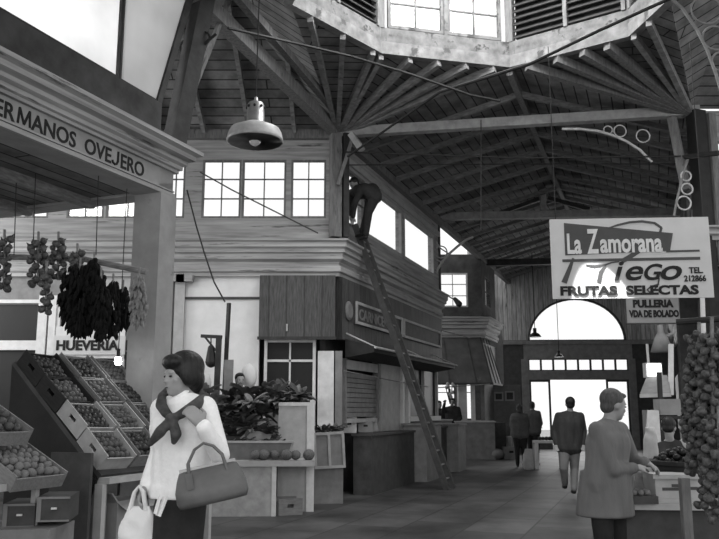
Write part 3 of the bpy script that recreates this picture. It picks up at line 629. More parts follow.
# ---------------------------------------------------------------- hung signs
SF = FR(2.46, 10.0, -4)
bs = root('fruit_shop_sign', 'large white fruit shop signboard hung across the nave at the right', 'sign', SF @ Matrix.Translation((.97, 0, 2.81)))
Wd, z0, z1 = 1.96, 2.80, 3.83
MB(SF).box(-.02, Wd, 0, .03, z0, z1).build('board', M['signw'], bs)
def sp(u, v, y=-.004): return (u*Wd, y, z1-(z1-z0)*v)     # u, v across and down the board
def flat(name, poly, m, y=-.002, t=.004): return MB(SF).prism([sp(u, v, y) for u, v in poly], (0, -t, 0)).build(name, m, bs)
def stroke(pts, w, y=-.004, name='stroke', m=None):
    P = [Vector(sp(u, v, y)) for u, v in pts]; b = MB(SF)
    for i in range(len(P)-1):
        d = (P[i+1]-P[i]); nn = Vector((-d.z, 0, d.x)).normalized(); w0 = w[i] if isinstance(w, list) else w; w1 = w[i+1] if isinstance(w, list) else w
        e = d.normalized()*.003
        b.prism([P[i]-e+nn*w0/2, P[i+1]+e+nn*w1/2, P[i+1]+e-nn*w1/2, P[i]-e-nn*w0/2], (0, -.003, 0))
    return b.build(name, m or M['inkg'], bs)
flat('banner', [(.08, .05), (.77, .20), (.745, .42), (.08, .46)], M['inkg'])
flat('rule', [(.72, .415), (.93, .41), (.93, .435), (.72, .44)], M['inkg']); flat('rule', [(.06, .51), (.93, .50), (.93, .535), (.06, .545)], M['inkg'])
stroke([(.13, .50), (.105, .62), (.065, .80)], [.03, .05, .07]); 
stroke([(.37, .12), (.42, .09), (.50, .055), (.58, .045), (.66, .07), (.70, .13), (.69, .19), (.64, .28), (.56, .40), (.48, .50), (.44, .54)], [.016, .026, .03, .03, .03, .03, .03, .045, .06, .06, .06])
stroke([(.21, .585), (.26, .60), (.33, .585), (.37, .56), (.42, .545)], [.012, .03, .02, .02, .02])
stroke([(.335, .585), (.30, .68), (.285, .80)], [.02, .05, .05])
def st(body, u, v, size, cx=1, bold=0, shear=0, m='ink'): return text('lettering', body, M[m], bs, SF @ Matrix.Translation(sp(u, v, -.008)), size, cx, bold, shear, .003)
st('La', .09, .435, .36, .56, .010, 0, 'white'); st('Z', .225, .435, .44, .46, .010, 0, 'white'); st('amorana', .305, .425, .34, .645, .010, 0, 'white')
st('i', .375, .775, .36, 1.1, .008, .3); st('e', .435, .775, .37, 1.3, .006, .3); st('G', .553, .775, .285, 1.08, .006, .3); st('o', .655, .775, .37, 1.35, .006, .3); st('TEL.', .855, .70, .105, .9, .003, 0); st('212866', .82, .80, .105, .85, .003, 0)
st('FRUTAS  SELECTAS', .035, .955, .155, 1.30, .007, 0)
stroke([(.665, .76), (.655, .84), (.63, .90), (.60, .93), (.585, .90), (.61, .86), (.66, .83)], .018)
for u in (.03, .97): tag(MB(SF).tube([(u*Wd, .015, z1), (u*Wd, .015, 6.2)], .006, 5).build('hanging_wire', M['iron']), 'thin wire holding up the %s end of the large white signboard' % ('left' if u < .5 else 'right'), 'wire')
p0 = at(627, 323, 13.0); p1 = at(680, 322, 13.0); PF = FR(p0.x, p0.y, -3)
ps = root('poultry_sign', 'small grey poultry shop sign hanging just below the large white signboard', 'sign', PF @ Matrix.Translation((.4, 0, p0.z)))
MB(PF).box(0, .85, 0, .03, p0.z, p0.z+.50).build('board', mat('aged_sign', .28, .7, .12, 4), ps)
MB(PF).box(-.01, .86, -.01, .035, p0.z-.02, p0.z).box(-.01, 0, -.01, .035, p0.z, p0.z+.5).box(.85, .86, -.01, .035, p0.z, p0.z+.5).build('rim', M['dgrey'], ps)
text('lettering', 'PULLERIA', M['ink'], ps, PF @ Matrix.Translation((.11, -.003, p0.z+.26)), .165, .92, .009)
text('lettering', 'VDA DE BOLADO', M['ink'], ps, PF @ Matrix.Translation((.05, -.003, p0.z+.10)), .15, .66, .008)

# ---------------------------------------------------------------- ladder
Lf = atz(450, 489, 0); Lt = Vector(at(361, 236, 14.25)); 
Lf2 = Lf; dv = (Lt-Lf2); up_ = Lt+dv*.04
ld = root('wooden_ladder', 'long wooden ladder leaning against the cornice of the centre stall', 'ladder', Lf2)
side = Vector((math.sin(R(20)), math.cos(R(20)), 0)).normalized()
hw = .19
rails = []
for sgn in (-1, 1):
    a = Lf2+side*sgn*hw*1.2; b_ = up_+side*sgn*hw*.75; a.z = 0.0
    rails.append((a, b_)); MB().bar(a, b_, .075, .10, up=side.cross(dv)).build('rail', mat('ladder_wood', .07, .7, .3, 8), ld)
for i in range(18):
    t = .04+i*.053; a = lerp(rails[0][0], rails[0][1], t); b_ = lerp(rails[1][0], rails[1][1], t); MB().tube([a, b_], .016, 6).build('rung', mat('rung_wood', .25, .7, .3, 8), ld)

# ---------------------------------------------------------------- far left stall fittings
hd = root('stall_hood', 'sloping dark glass hood over the far left stall', 'canopy', FB @ Matrix.Translation((.6, -.4, 2.2)))
HX0, HX1 = -.6, 1.50
MB(FB).prism([(HX0, -.02, 3.66), (HX1, -.02, 3.66), (HX1+.22, -.75, 2.2), (HX0, -.75, 2.2)], (0, .03, .02)).build('front_slope', M['hglass'], hd)
c0 = FB @ Vector((HX1, -.02, 3.66)); c1 = FB @ Vector((HX1+.22, -.75, 2.2)); c2 = c1+Vector((.55, 1.5, 0)); c3 = c0+Vector((.45, 1.3, 0))
MB().prism([c0, c1, c2, c3], (-.02, .03, 0)).build('side_slope', M['dgrey'], hd)
b = MB()
for t in (.0, .45, .8, 1.0): b.bar(lerp(FB @ Vector((HX0, -.03, 3.67)), c0, t), lerp(FB @ Vector((HX0, -.77, 2.2)), c1, t), .035, .035)
for t in (.35, .7, 1): b.bar(lerp(c0, c3, t), lerp(c1, c2, t), .03, .03)
b.bar(FB @ Vector((HX0, -.77, 2.19)), c1, .06, .06).bar(c1, c2, .06, .06).build('glazing_bars', M['dgrey'], hd)
tag(MB(FB).box(.72, .98, -.5, -.2, 0, 2.2).build('stall_column', M['white'], frame=FB), 'white column holding up the sloping dark glass hood', 'column')
tag(MB(FB).box(1.10, 1.22, -.55, -.45, 0, 2.2).build('stall_column', M['white'], frame=FB), 'slimmer pale column right of the white column under the glass hood', 'column')
solid('counter', FR(2.82, 24.0, -6), 0, 1.15, 0, .9, 0, 1.1, 'mgrey', 'light grey counter at the corner below the glass hood', 'counter', 'lgrey')
solid('counter', FB, -.4, .45, -1.0, -.3, 0, 1.15, 'mgrey', 'grey counter the two people stand behind', 'counter', 'lgrey')
tag(MB().box(*[v for v in (4.02, 4.35, 24.3, 24.9)], 0, 1.05).build('counter_end', M['dgrey']), 'dark end cabinet beside the light grey counter', 'cabinet')
# notices, clutter between the stall and the doors
for i, (x0, x1, y0, y1) in enumerate(((494, 503, 392, 401), (505, 514, 391, 401))):
    a = at(x0, y1, 26.5); e = at(x1, y0, 26.5); q = root('picture_frame', ['left of two small framed notices between the far stall and the doors', 'right of two small framed notices between the far stall and the doors'][i], 'picture', a)
    MB().box(a.x, e.x, 26.45, 26.5, a.z, e.z).build('frame', M['lgrey'], q); MB().box(a.x+.05, e.x-.05, 26.44, 26.45, a.z+.05, e.z-.05).build('print', M['dgrey'], q)
a = at(486, 452, 26.6); e = at(520, 385, 26.6)
tag(MB().box(a.x, e.x, 26.52, 26.7, 0, e.z).build('partition', M['mgrey']), 'grey partition carrying the two framed notices', 'partition')
a = at(490, 450, 24.6); carton((4.45, 24.3, 0), .45, .4, .35, 5, 'card', 'brown carton on the floor beside the far stall counter')
carton((4.62, 24.35, .35), .4, .36, .3, 20, 'lgrey', 'pale carton stacked on the brown one beside the far counter')
# fittings in the far left roof corner: scroll bracket and small lamp
sc = root('scroll_bracket', 'curved white iron bracket with scroll rings at the far corner of the centre stall', 'bracket', at(435, 288, 20.2))
def arcpts(pp, D): return [at(x, y, D) for x, y in pp]
MB().tube(arcpts([(432, 292), (434, 280), (437, 270), (443, 261), (450, 253), (458, 246), (466, 240), (473, 237)], 20.1), .035, 6).build('curved_bar', M['wiron'], sc)
for x, y, r in ((441, 252, .155), (437, 264, .1), (434, 271, .07)): MB().ring(at(x, y, 20.1), r, .018, n=18).build('ring', M['wiron'], sc)
MB().tube(arcpts([(434, 238), (440, 248), (449, 254)], 20.1), .018, 6).build('stay', M['wiron'], sc)
sc = root('scroll_bracket', 'curved white iron bracket with rings below the right end of the first tie beam', 'bracket', at(600, 130, 12.7))
MB().tube(arcpts([(562, 129), (580, 129), (598, 131), (612, 135), (626, 141), (640, 150), (652, 162)], 12.6), .022, 6).build('curved_bar', M['wiron'], sc)
for x, y, r in ((608, 130, .07), (620, 131, .10), (643, 136, .11)): MB().ring(at(x, y, 12.6), r, .012, n=18).build('ring', M['wiron'], sc)
sc = root('scroll_bracket', 'large dark iron scroll bracket in the roof at the top right', 'bracket', at(700, 30, 9.5))
MB().tube(arcpts([(666, -6), (682, 8), (697, 30), (707, 50), (716, 74), (722, 95)], 9.5), .02, 6).build('curved_bar', M['mgrey'], sc)
for x, y, r in ((706, 10, .19), (715, 38, .16), (722, 62, .13)): MB().ring(at(x, y, 9.5), r, .014, n=20).build('ring', M['mgrey'], sc)
sc = root('scroll_bracket', 'pale scroll bracket against the tall black post above the signboard', 'bracket', at(685, 190, 12.4))
for x, y, r in ((686, 176, .08), (687, 189, .09), (684, 203, .11)): MB().ring(at(x, y, 12.3), r, .014, n=18).build('ring', M['wiron'], sc)
MB().tube(arcpts([(688, 158), (683, 175), (677, 200), (674, 216)], 12.3), .02, 6).build('curved_bar', M['mgrey'], sc)
sc = root('scroll_bracket', 'dark iron scroll bracket below the leaning brace of the near left stall', 'bracket', at(195, 45, 8.8))
MB().tube(arcpts([(182, 96), (184, 76), (191, 60), (202, 46), (216, 34)], 8.8), .018, 6).build('curved_bar', M['iron'], sc)
for x, y, r in ((190, 48, .12), (186, 66, .09), (203, 38, .08)): MB().ring(at(x, y, 8.8), r, .014, n=18).build('ring', M['iron'], sc)
sp_ = root('spot_lamp', 'small spotlight pointing down before the far stall window', 'lamp', at(457, 300, 24.4))
MB().tube([at(441, 292, 24.6), at(455, 300, 24.3)], .02, 6).build('arm', M['iron'], sp_); MB().cap(at(455, 299, 24.3), .06, at(459, 304, 24.3), .10).build('head', M['iron'], sp_)
# cables and rods
def cable(pts, r, label, m='iron', cat='cable', name='cable'): return tag(MB().tube(pts, r, 6).build(name, M[m]), label, cat)
cable([at(347, 157, 13.3), at(440, 92, 11.2), at(530, 64, 9.8), at(600, 30, 9.0), at(680, -6, 8.2)], .022, 'thick black cable rising from the left post to the top right')
cable([at(228, 28, 9.0), at(290, 42, 9.8), at(350, 56, 10.4), at(410, 74, 10.6), at(470, 95, 10.8), at(500, 101, 11)], .02, 'black cable sagging below the lantern from the upper left')
cable([at(345, 152, 13.2), at(520, 158, 13.1), at(700, 156, 12.3)], .014, 'thin tie rod crossing the nave below the first tie beam', 'iron', 'rod', 'tie_rod')
cable([at(345, 165, 13.3), at(520, 164, 14.1), at(700, 164, 12.9)], .010, 'thinner lower tie rod crossing the nave', 'iron', 'rod', 'tie_rod')
cable([at(685, 157, 12.2), at(719, 153, 11.5)], .04, 'thick black bar running right from the tall black post', 'iron', 'rod', 'iron_bar')
cable([at(481, 120, 12.9), at(481, 232, 12.9)], .008, 'straight hanging wire in the middle of the nave', 'iron', 'wire', 'hanging_wire')
cable([at(200, 172, 13.2), at(232, 190, 13.3), at(268, 208, 13.4), at(318, 233, 13.4)], .012, 'slack cord slanting across the front windows of the centre stall', 'dgrey', 'cord', 'cord')
cable([at(187, 190, 13.2), at(196, 225, 13.2), at(204, 252, 13.1), at(214, 282, 13.1), at(225, 302, 13.1)], .014, 'black cord dangling over the cornice down to the wooden hoist', 'iron', 'cord', 'cord')
cable([at(420, 310, 20), at(440, 330, 21), at(470, 338, 24)], .014, 'slack wire between the centre stall and the far stall', 'iron', 'wire', 'hanging_wire')
cable([at(344, 371, 13.2), at(400, 382, 16), at(434, 388, 20), at(490, 384, 23.5)], .012, 'long wire running past the ladder to the glass hood', 'mgrey', 'wire', 'hanging_wire')
for i, px in enumerate((17, 36, 99)): cable([at(px, 160, 7.6), at(px-3, 255, 7.6)], .005, ['leftmost of three thin wires carrying the hanging rail', 'middle of three thin wires carrying the hanging rail', 'rightmost of three thin wires carrying the hanging rail'][i], 'iron', 'wire', 'hanging_wire')
# ---------------------------------------------------------------- crates with fruit on the sloping stand of the near left stall
HV = Vector((math.cos(R(22)), -math.sin(R(22)), 0)); DV = Vector((math.sin(R(22)), math.cos(R(22)), 0)); ZV = Vector((0, 0, 1))
def tiltT(p, deg):
    w = HV*math.cos(R(deg))-ZV*math.sin(R(deg)); n = HV*math.sin(R(deg))+ZV*math.cos(R(deg)); m = Matrix.Identity(4)
    for i in range(3): m[i][0] = w[i]; m[i][1] = DV[i]; m[i][2] = n[i]; m[i][3] = p[i]
    return m
def make_crate(T, lx, ly, lz, m, label, group=None, cat='crate'):
    r = root('fruit_crate', label, cat, T, group); t = .014
    MB(T).box(-lx/2, lx/2, -ly/2, ly/2, 0, .01).build('base', M[m], r)
    for s in (-1, 1):                                    # the two long panels with a hand slot
        y = s*(ly/2-t/2); b = MB(T); sl = lx*.13; z1, z2 = lz*.45, lz*.68
        b.box(-lx/2, lx/2, y-t/2, y+t/2, .01, z1).box(-lx/2, lx/2, y-t/2, y+t/2, z2, lz).box(-lx/2, -sl, y-t/2, y+t/2, z1, z2).box(sl, lx/2, y-t/2, y+t/2, z1, z2)
        b.build('slotted_panel', M[m], r)
    for s in (-1, 1):
        x = s*(lx/2-t/2); MB(T).box(x-t/2, x+t/2, -ly/2+t, ly/2-t, .01, lz*.8).build('end_board', M[m], r)
    return r
FR_PROTO = {}
def fruit(kind, P, rad, label, group, rot=None):
    if kind not in FR_PROTO:
        b = MB()
        if kind == 'potato': b.ell((0, 0, 0), 1.15, .9, .85, 10, 7)
        elif kind == 'apple': b.lathe([(.02, -.82), (.45, -.9), (.85, -.5), (1, .05), (.88, .55), (.5, .86), (.15, .78), (.02, .65)], n=12)
        elif kind == 'tomato': b.lathe([(.02, -.8), (.6, -.78), (.98, -.3), (1.0, .2), (.7, .68), (.25, .74), (.02, .62)], n=12)
        elif kind == 'cherry': b.ell((0, 0, 0), 1, 1, .95, 10, 7)
        elif kind == 'cabbage': b.ell((0, 0, 0), 1, 1, .9, 14, 9)
        me = b.mesh(kind); me.materials.append(M[{'potato': 'potato', 'apple': 'apple', 'tomato': 'tomato', 'cabbage': 'cabb', 'cherry': 'blackf'}[kind]])
        for p in me.polygons: p.use_smooth = True
        FR_PROTO[kind] = me
    o = bpy.data.objects.new(kind, FR_PROTO[kind]); COL.objects.link(o)
    o.matrix_world = Matrix.Translation(P) @ (rot or Euler((random.uniform(0, .8), random.uniform(-.8, .8), random.uniform(0, 6))).to_matrix().to_4x4()) @ Matrix.Diagonal((rad, rad, rad, 1))
    return tag(o, label, kind, group)
def fill(T, lx, ly, z, nx, ny, rad, kind, label, group, mound=.015):
    for i in range(nx):
        for j in range(ny):
            u = (i+.5)/nx-.5; v = (j+.5)/ny-.5
            P = T @ Vector((u*(lx-.05)+random.uniform(-.006, .006), v*(ly-.05)+random.uniform(-.006, .006), z+random.uniform(-.008, .012)+mound*(1-4*u*u)))
            fruit(kind, P, rad*random.uniform(.9, 1.08), label, group)
C0 = at(94, 448, 7.0); PH = 43
rown = ['lowest', 'second', 'third', 'top']; coln = ['nearest', 'middle', 'farthest']
kinds = [['apple', 'tomato', 'tomato'], ['tomato', 'apple', 'tomato'], ['apple', 'apple', 'tomato'], ['tomato', 'tomato', 'apple']]
w_ = HV*math.cos(R(PH))-ZV*math.sin(R(PH)); nn_ = HV*math.sin(R(PH))+ZV*math.cos(R(PH))
for r in range(4):
    for c in range(3):
        p = C0 - w_*(.342*r) + DV*(.44*c+.19) - nn_*.09 + nn_*.0
        T = tiltT(p + nn_*random.uniform(-.012, .012) + DV*random.uniform(-.012, .012), PH+random.uniform(-2.5, 2.5)) @ Matrix.Rotation(R(random.uniform(-2.5, 2.5)), 4, 'Z'); m = 'table' if (c == 0 and r < 2) or (c == 1 and r == 1) else ('crate' if c > 0 else 'crate_shade')
        make_crate(T, .336, .38, .16, m, '%s crate in the %s row of the sloping stand, ' % (['pale', 'slotted', 'worn', 'shaded'][r], ['lowest', 'second', 'third', 'topmost'][r]) + ['nearest the camera', 'middle of its row', 'nearest the pillar'][c])
        kd = kinds[r][c]
        fill(T, .33, .36, .10, 5, 5, .034, kd, ('pale round apple' if kd == 'apple' else 'dark round tomato') + ' in the %s row, %s crate, of the sloping stand' % (['lowest', 'second', 'third', 'topmost'][r], coln[c]), 'fruit in crate %s %s' % (['lowest', 'second', 'third', 'topmost'][r], coln[c]))
# stand and table beneath
stn = root('sloping_stand', 'dark sloping stand carrying the fruit crates of the near left stall', 'stand', Vector((C0.x-.4, C0.y+.6, 0)))
a0 = C0 + w_*.22 - nn_*.10; a1 = C0 - w_*1.22 - nn_*.10
b = MB(); b.prism([a0, a1, a1-nn_*.04, a0-nn_*.04], DV*1.45); b.build('sloping_board', M['dgrey'], stn)
b = MB(); b.prism([a0-nn_*.04, a1-nn_*.04, Vector((a1.x, a1.y, .0)), Vector((a0.x, a0.y, .0))-HV*.35], DV*.03); b.build('side_panel', M['black'], stn)
tb = root('display_table', 'grey wooden table under the crates, open at the front with a carton inside', 'table', Vector((a0.x, a0.y, 0)))
e0 = Vector((a0.x, a0.y, 0)) + HV*.03; zt = a0.z-.02
MB().prism([e0-HV*.75+ZV*(zt-.05), e0+HV*.06+ZV*(zt-.05), e0+HV*.06+ZV*zt, e0-HV*.75+ZV*zt], DV*1.7).build('tabletop', M['lgrey'], tb)
MB().prism([e0-HV*.28, e0, e0+ZV*(zt-.05), e0-HV*.28+ZV*(zt-.05)], DV*.05).build('end_panel', M['mgrey'], tb)
MB().prism([e0-HV*.05, e0+HV*.03, e0+HV*.03+ZV*(zt-.05), e0-HV*.05+ZV*(zt-.05)], DV*-.05).build('leg', M['lgrey'], tb)
MB().prism([e0+DV*1.6-HV*.05, e0+DV*1.6+HV*.03, e0+DV*1.6+HV*.03+ZV*(zt-.05), e0+DV*1.6-HV*.05+ZV*(zt-.05)], DV*.05).build('leg', M['lgrey'], tb)
cbp = e0+DV*.55-HV*.26; cb = root('open_carton', 'large open cardboard carton under the display table behind the shopping bag', 'box', Matrix.Translation(cbp) @ Matrix.Rotation(R(68), 4, 'Z'))
T = wm(cb); MB(T).box(-.28, .28, -.2, .2, 0, .62).build('body', M['card'], cb)
MB(T).prism([(-.28, -.2, .62), (.28, -.2, .62), (.26, -.28, .56), (-.26, -.28, .56)], (0, .01, .012)).build('flap', M['card'], cb)
MB(T).prism([(-.28, -.2, .62), (-.28, .2, .62), (-.36, .2, .70), (-.36, -.2, .70)], (0.01, 0, .012)).build('flap', M['card'], cb)
# nearer display unit
def unit_crate(px, py, D, deg, kd, lab, lx=.42, ly=.36, rad=.036, lz=.13, m='crate', nx=5, ny=4):
    T = tiltT(at(px, py, D), deg); make_crate(T, lx, ly, lz, m, lab); fill(T, lx-.02, ly-.02, lz*.75, nx, ny, rad, kd, ('dusty potato' if kd == 'potato' else 'round apple')+' in the '+lab.replace(' at the left edge', '').replace(' cut by the left edge', ''), 'fruit in '+lab[:24])
unit_crate(14, 472, 6.0, 27, 'potato', 'wide low crate at the left edge above the small drawers', .50, .50, .034, .12, 'crate', 6, 6)
unit_crate(-18, 430, 5.9, 27, 'apple', 'slotted crate cut by the left edge above the wide low one', .48, .44, .036, .13)
shf = root('low_shelf', 'grey wooden shelf unit holding the low crate and drawers at the left edge', 'shelf', Vector((-2.75, 5.9, 0)))
s0 = at(42, 480, 6.0)
MB().prism([s0, s0-HV*.85, s0-HV*.85-ZV*.05, s0-ZV*.05], DV*-1.2+DV*.0).build('shelf_board', M['lgrey'], shf)
l0 = at(36, 484, 6.0); MB().prism([Vector((l0.x, l0.y, 0)), Vector((l0.x, l0.y, 0))-HV*.04, l0-HV*.04, l0], DV*.04).build('leg', M['lgrey'], shf)
for i, (x0, x1, y0, y1) in enumerate(((36, 69, 497, 522), (2, 34, 504, 528))):
    a = at(x0, y1, 5.95); e = at(x1, y0, 5.95); T = Matrix.Translation(a) @ Matrix.Rotation(R(10), 4, 'Z'); r = root('drawer_box', ['dark box with a pale handle and pale left edge below the low crate', 'dark box with a pale handle cut near the left edge, beside its twin'][i], 'box', T)
    wdt = e.x-a.x; ht = e.z-a.z
    MB(T).box(0, wdt, 0, .4, 0, ht).build('body', M['dgrey'], r); MB(T).box(0, .03, -.012, 0, 0, ht).box(.03, wdt, -.012, 0, ht-.015, ht).box(.03, wdt, -.012, 0, 0, .012).build('front_rim', M['mgrey'], r)
    MB(T).box(wdt*.45, wdt*.62, -.03, -.01, ht*.5, ht*.58).build('handle', M['white'], r)
MBx = MB(); q = at(2, 530, 5.8); tag(MBx.box(q.x-.3, q.x+.33, q.y, q.y+.5, 0, q.z).build('low_plinth', M['mgrey']), 'grey plinth under the two dark boxes at the left edge', 'plinth')
MB_ = MB(); q0 = at(52, 440, 6.9); tag(MB().prism([Vector((q0.x, q0.y, 0)), Vector((q0.x, q0.y, 0))+HV*.42, q0+HV*.42-ZV*.1, q0-ZV*.1], DV*.03).build('dark_board', M['dgrey']), 'dark board closing the gap between the two fruit displays', 'board')

# ---------------------------------------------------------------- strings of garlic and dried bunches on the hanging rail
rail0, rail1 = at(84, 259, 7.5), at(147, 272, 7.3)
rl = tag(MB().tube([at(-20, 256, 7.7), rail0, rail1], .028, 8).build('hanging_rail', M['rafter']), 'wooden pole carrying the strings of garlic and dried bunches', 'pole')
GP = None
def braid(px, py0, py1, D, n, rad, label, spread=.07, m='garlic', group=None):
    global GP
    a, b_ = at(px, py0, D), at(px, py1, D); r = root('garlic_string', label, 'garlic string', a, group)
    MB().tube([a+Vector((0, 0, .08)), lerp(a, b_, .5), b_], .012, 5).build('cord', M['straw'], r)
    if GP is None:
        g = MB().lathe([(.02, -.75), (.6, -.72), (.98, -.3), (.95, .15), (.6, .6), (.25, .85), (.12, 1.3), (.02, 1.5)], n=10); me = g.mesh('bulb'); me.materials.append(M['garlic'])
        for p in me.polygons: p.use_smooth = True
        GP = me
    for i in range(n):
        t = (i+.5)/n; an = i*2.4; q = lerp(a, b_, t)+Vector((math.cos(an)*spread*random.uniform(.5, 1.1), math.sin(an)*spread*random.uniform(.5, 1.1), 0))
        o = bpy.data.objects.new('bulb', GP); COL.objects.link(o); o.parent = r
        k = rad*random.uniform(.8, 1.15); o.matrix_local = Matrix.Translation(q-a) @ Euler((random.uniform(-1, 1), random.uniform(-1, 1), an)).to_matrix().to_4x4() @ Matrix.Diagonal((k, k, k, 1))
    return r
braid(4, 238, 290, 7.2, 22, .036, 'string of garlic cut by the left edge', .06)
braid(38, 240, 285, 7.3, 26, .038, 'thick string of garlic left of the dried bunches, above the white frame', .08)
braid(46, 270, 314, 7.1, 14, .036, 'lower tail of garlic hanging above the white window frame', .045)
braid(58, 240, 280, 7.4, 22, .036, 'short string of garlic between the thick string and the dried bunches', .065)
braid(77, 252, 280, 7.3, 16, .034, 'small string of garlic right above the big black bunch', .06)
def bunch(px, py0, py1, D, wpx, n, label, m='dried'):
    a, b_ = at(px, py0, D), at(px, py1, D); wd = wpx/812*D/2; r = root('dried_bunch', label, 'dried bunch', a); H_ = a.z-b_.z
    MB().tube([a+Vector((0, 0, .06)), lerp(a, b_, .35)], .010, 5).build('tie', M['straw'], r)
    mb = MB()
    for i in range(n):
        t = random.random()**.8; an = random.uniform(0, 6.28); rr = wd*math.sin(PI*min(1, .12+t*.8))**.7*random.uniform(.3, 1)
        q = lerp(a, b_, t*.9)+Vector((math.cos(an)*rr, math.sin(an)*rr*.8, 0)); d = Vector((math.cos(an)*.3, math.sin(an)*.3, -1)).normalized()
        L = random.uniform(.05, .10); mb.tube([q, q+d*L*.3, q+d*L*.7, q+d*L], [.006, .016, .013, .002], 5)
    o = mb.build('dried_pods', M[m], r); o['kind'] = 'stuff'; return r
bunch(80, 264, 338, 7.2, 40, 620, 'biggest black dried bunch hanging from the pole before the egg shop sign')
bunch(94, 258, 300, 7.2, 18, 190, 'small black dried bunch tied high against the biggest one')
bunch(101, 274, 341, 7.1, 17, 240, 'long narrow black dried bunch right of the biggest one')
bunch(113, 280, 338, 7.2, 13, 170, 'thin black dried bunch second from the pillar')
bunch(123, 286, 328, 7.3, 14, 150, 'short black dried bunch closest to the pillar')
bunch(139, 274, 326, 7.1, 17, 130, 'grey faded bunch hanging in front of the near left pillar', 'straw')

# ---------------------------------------------------------------- produce table in the middle
TF = FR(at(180, 515, 11.2).x, 11.2, 3); pt = root('produce_table', 'pale wooden produce table piled with greens behind the woman', 'table', TF)
wT = at(275, 500, 11.2).x-at(180, 500, 11.2).x
MB(TF).box(0, wT, 0, .05, 0, .66).build('front_panel', M['table'], pt); MB(TF).box(-.05, wT+.52, -.04, 1.1, .66, .74).build('tabletop', M['lgrey'], pt)
MB(TF).box(wT-.06, wT+.0, -.012, 0, 0, .66).build('corner_board', M['white'], pt); MB(TF).box(wT+.38, wT+.48, .75, .85, 0, .66).build('leg', M['table'], pt); MB(TF).box(0, .06, .9, .98, 0, .66).build('leg', M['table'], pt)
p = TF @ Vector((wT+.15, .25, 0)); T = FR(p.x, p.y, 20); make_crate(T, .34, .34, .22, 'crate', 'small slatted crate on the floor under the end of the produce table')
tbF = FR(at(222, 452, 11.3).x, 11.35, 3)
tub = root('produce_tub', 'long pale tub full of greens on the produce table', 'tub', tbF @ Matrix.Translation((.45, .15, .74)))
MB(tbF).prism([(0, -.02, .99), (.96, -.02, .99), (.88, .03, .74), (.05, .03, .74)], (0, .02, 0)).build('front_wall', M['mgrey'], tub)
MB(tbF).prism([(.96, -.02, .99), (.96, .45, .99), (.88, .40, .74), (.88, .03, .74)], (.02, 0, 0)).prism([(0, -.02, .99), (0, .45, .99), (.05, .40, .74), (.05, .03, .74)], (-.02, 0, 0)).build('end_walls', M['lgrey'], tub)
MB(tbF).box(-.03, .99, -.05, .0, .97, 1.0).build('rim', M['lgrey'], tub)
LM = []
for kdx in range(3):
    b = MB(); rnd = random.Random(kdx+3)
    for i in range(16):
        an = rnd.uniform(0, 6.28); L = rnd.uniform(.16, .30); up = rnd.uniform(.1, .9); wd = rnd.uniform(.03, .06); d = Vector((math.cos(an), math.sin(an), 0)); sd = Vector((-d.y, d.x, 0)); row = []
        for t in (0, .3, .6, .85, 1): c_ = d*L*t*(1-.2*up)+Vector((0, 0, up*L*t-.35*L*t*t)); ww = wd*math.sin(PI*min(.97, .1+t*.85)); row += [c_-sd*ww+ZV*.012, c_, c_+sd*ww+ZV*.012]
        row += [q-ZV*.006 for q in row]; n_ = 15; fs = []
        for j in range(4):
            for e_ in (0, 1): a_ = j*3+e_; fs += [(a_, a_+1, a_+4, a_+3), (n_+a_, n_+a_+3, n_+a_+4, n_+a_+1)]
        b.add(row, fs)
    me = b.mesh('greens'); me.materials.append(M['leaf' if kdx else 'leaf2']); LM.append(me)
def green(p, k, sc, label, group):
    o = bpy.data.objects.new('leafy_bunch', LM[k]); COL.objects.link(o); o.matrix_world = Matrix.Translation(p) @ Euler((random.uniform(-.5, .5), random.uniform(-.5, .5), random.uniform(0, 6))).to_matrix().to_4x4() @ Matrix.Scale(sc, 4); return tag(o, label, 'greens', group)
for i in range(70):
    px = random.uniform(198, 309); top = 392-10*math.sin(PI*(px-190)/120); py = random.uniform(top+4, 434 if px < 275 else 408); green(at(px, py, random.uniform(11.6, 12.3) if px < 275 else random.uniform(11.95, 12.5)), i % 3, random.uniform(.8, 1.25), 'dark leafy bunch in the heap of greens behind the pale tub', 'greens heaped behind the tub')
for i in range(8): green(tbF @ Vector((.1+i*.1, .2, .92)), i % 3, .7, 'leafy bunch standing in the pale tub', 'greens in the tub')
bxm = MB().box(at(205, 430, 12).x, at(276, 430, 12).x, 11.75, 12.4, 0, 1.05); tag(bxm.build('greens_stand', M['dgrey']), 'dark raised stand under the heap of greens', 'stand')
for i, (px, py) in enumerate(((252, 453), (260, 451), (271, 452), (283, 448), (292, 449), (305, 448))):
    fruit('cabbage', TF @ Vector(((px-180)/812*11.2, .0+.02*(i%3), .74+.07)), .07+.012*(i%2), 'small round cabbage in the row along the front of the produce table', 'cabbages along the produce table')
tag(MB(tbF).prism([(.2, .3, 1.02), (.62, .3, .98), (.66, .3, 1.08), (.35, .3, 1.16)], (0, .03, 0)).build('pale_tray', M['lgrey']), 'tilted pale tray lying among the greens above the tub', 'tray')
PF2 = FR(at(277, 505, 11.75).x, 11.75, 4); pb = root('standing_board', 'tall pale board with a white frame standing at the end of the produce table', 'board', PF2)
MB(PF2).box(0, .49, 0, .04, 0, 1.50).build('panel', M['lgrey'], pb); MB(PF2).box(.41, .52, -.02, .0, 0, 1.53).box(-.0, .41, -.02, 0, 1.48, 1.53).build('frame', M['white'], pb)
BF = FR(at(313, 503, 12.7).x, 12.75, 2); bs2 = root('crate_stand', 'grey box stand with a framed two panel crate front beside the tall pale board', 'stand', BF)
MB(BF).box(0, .46, 0, .6, 0, 1.03).build('body', M['mgrey'], bs2)
fc = root('framed_crate', 'two panel framed crate hanging tilted on the grey box stand', 'crate', BF @ Matrix.Translation((.24, -.06, .5)))
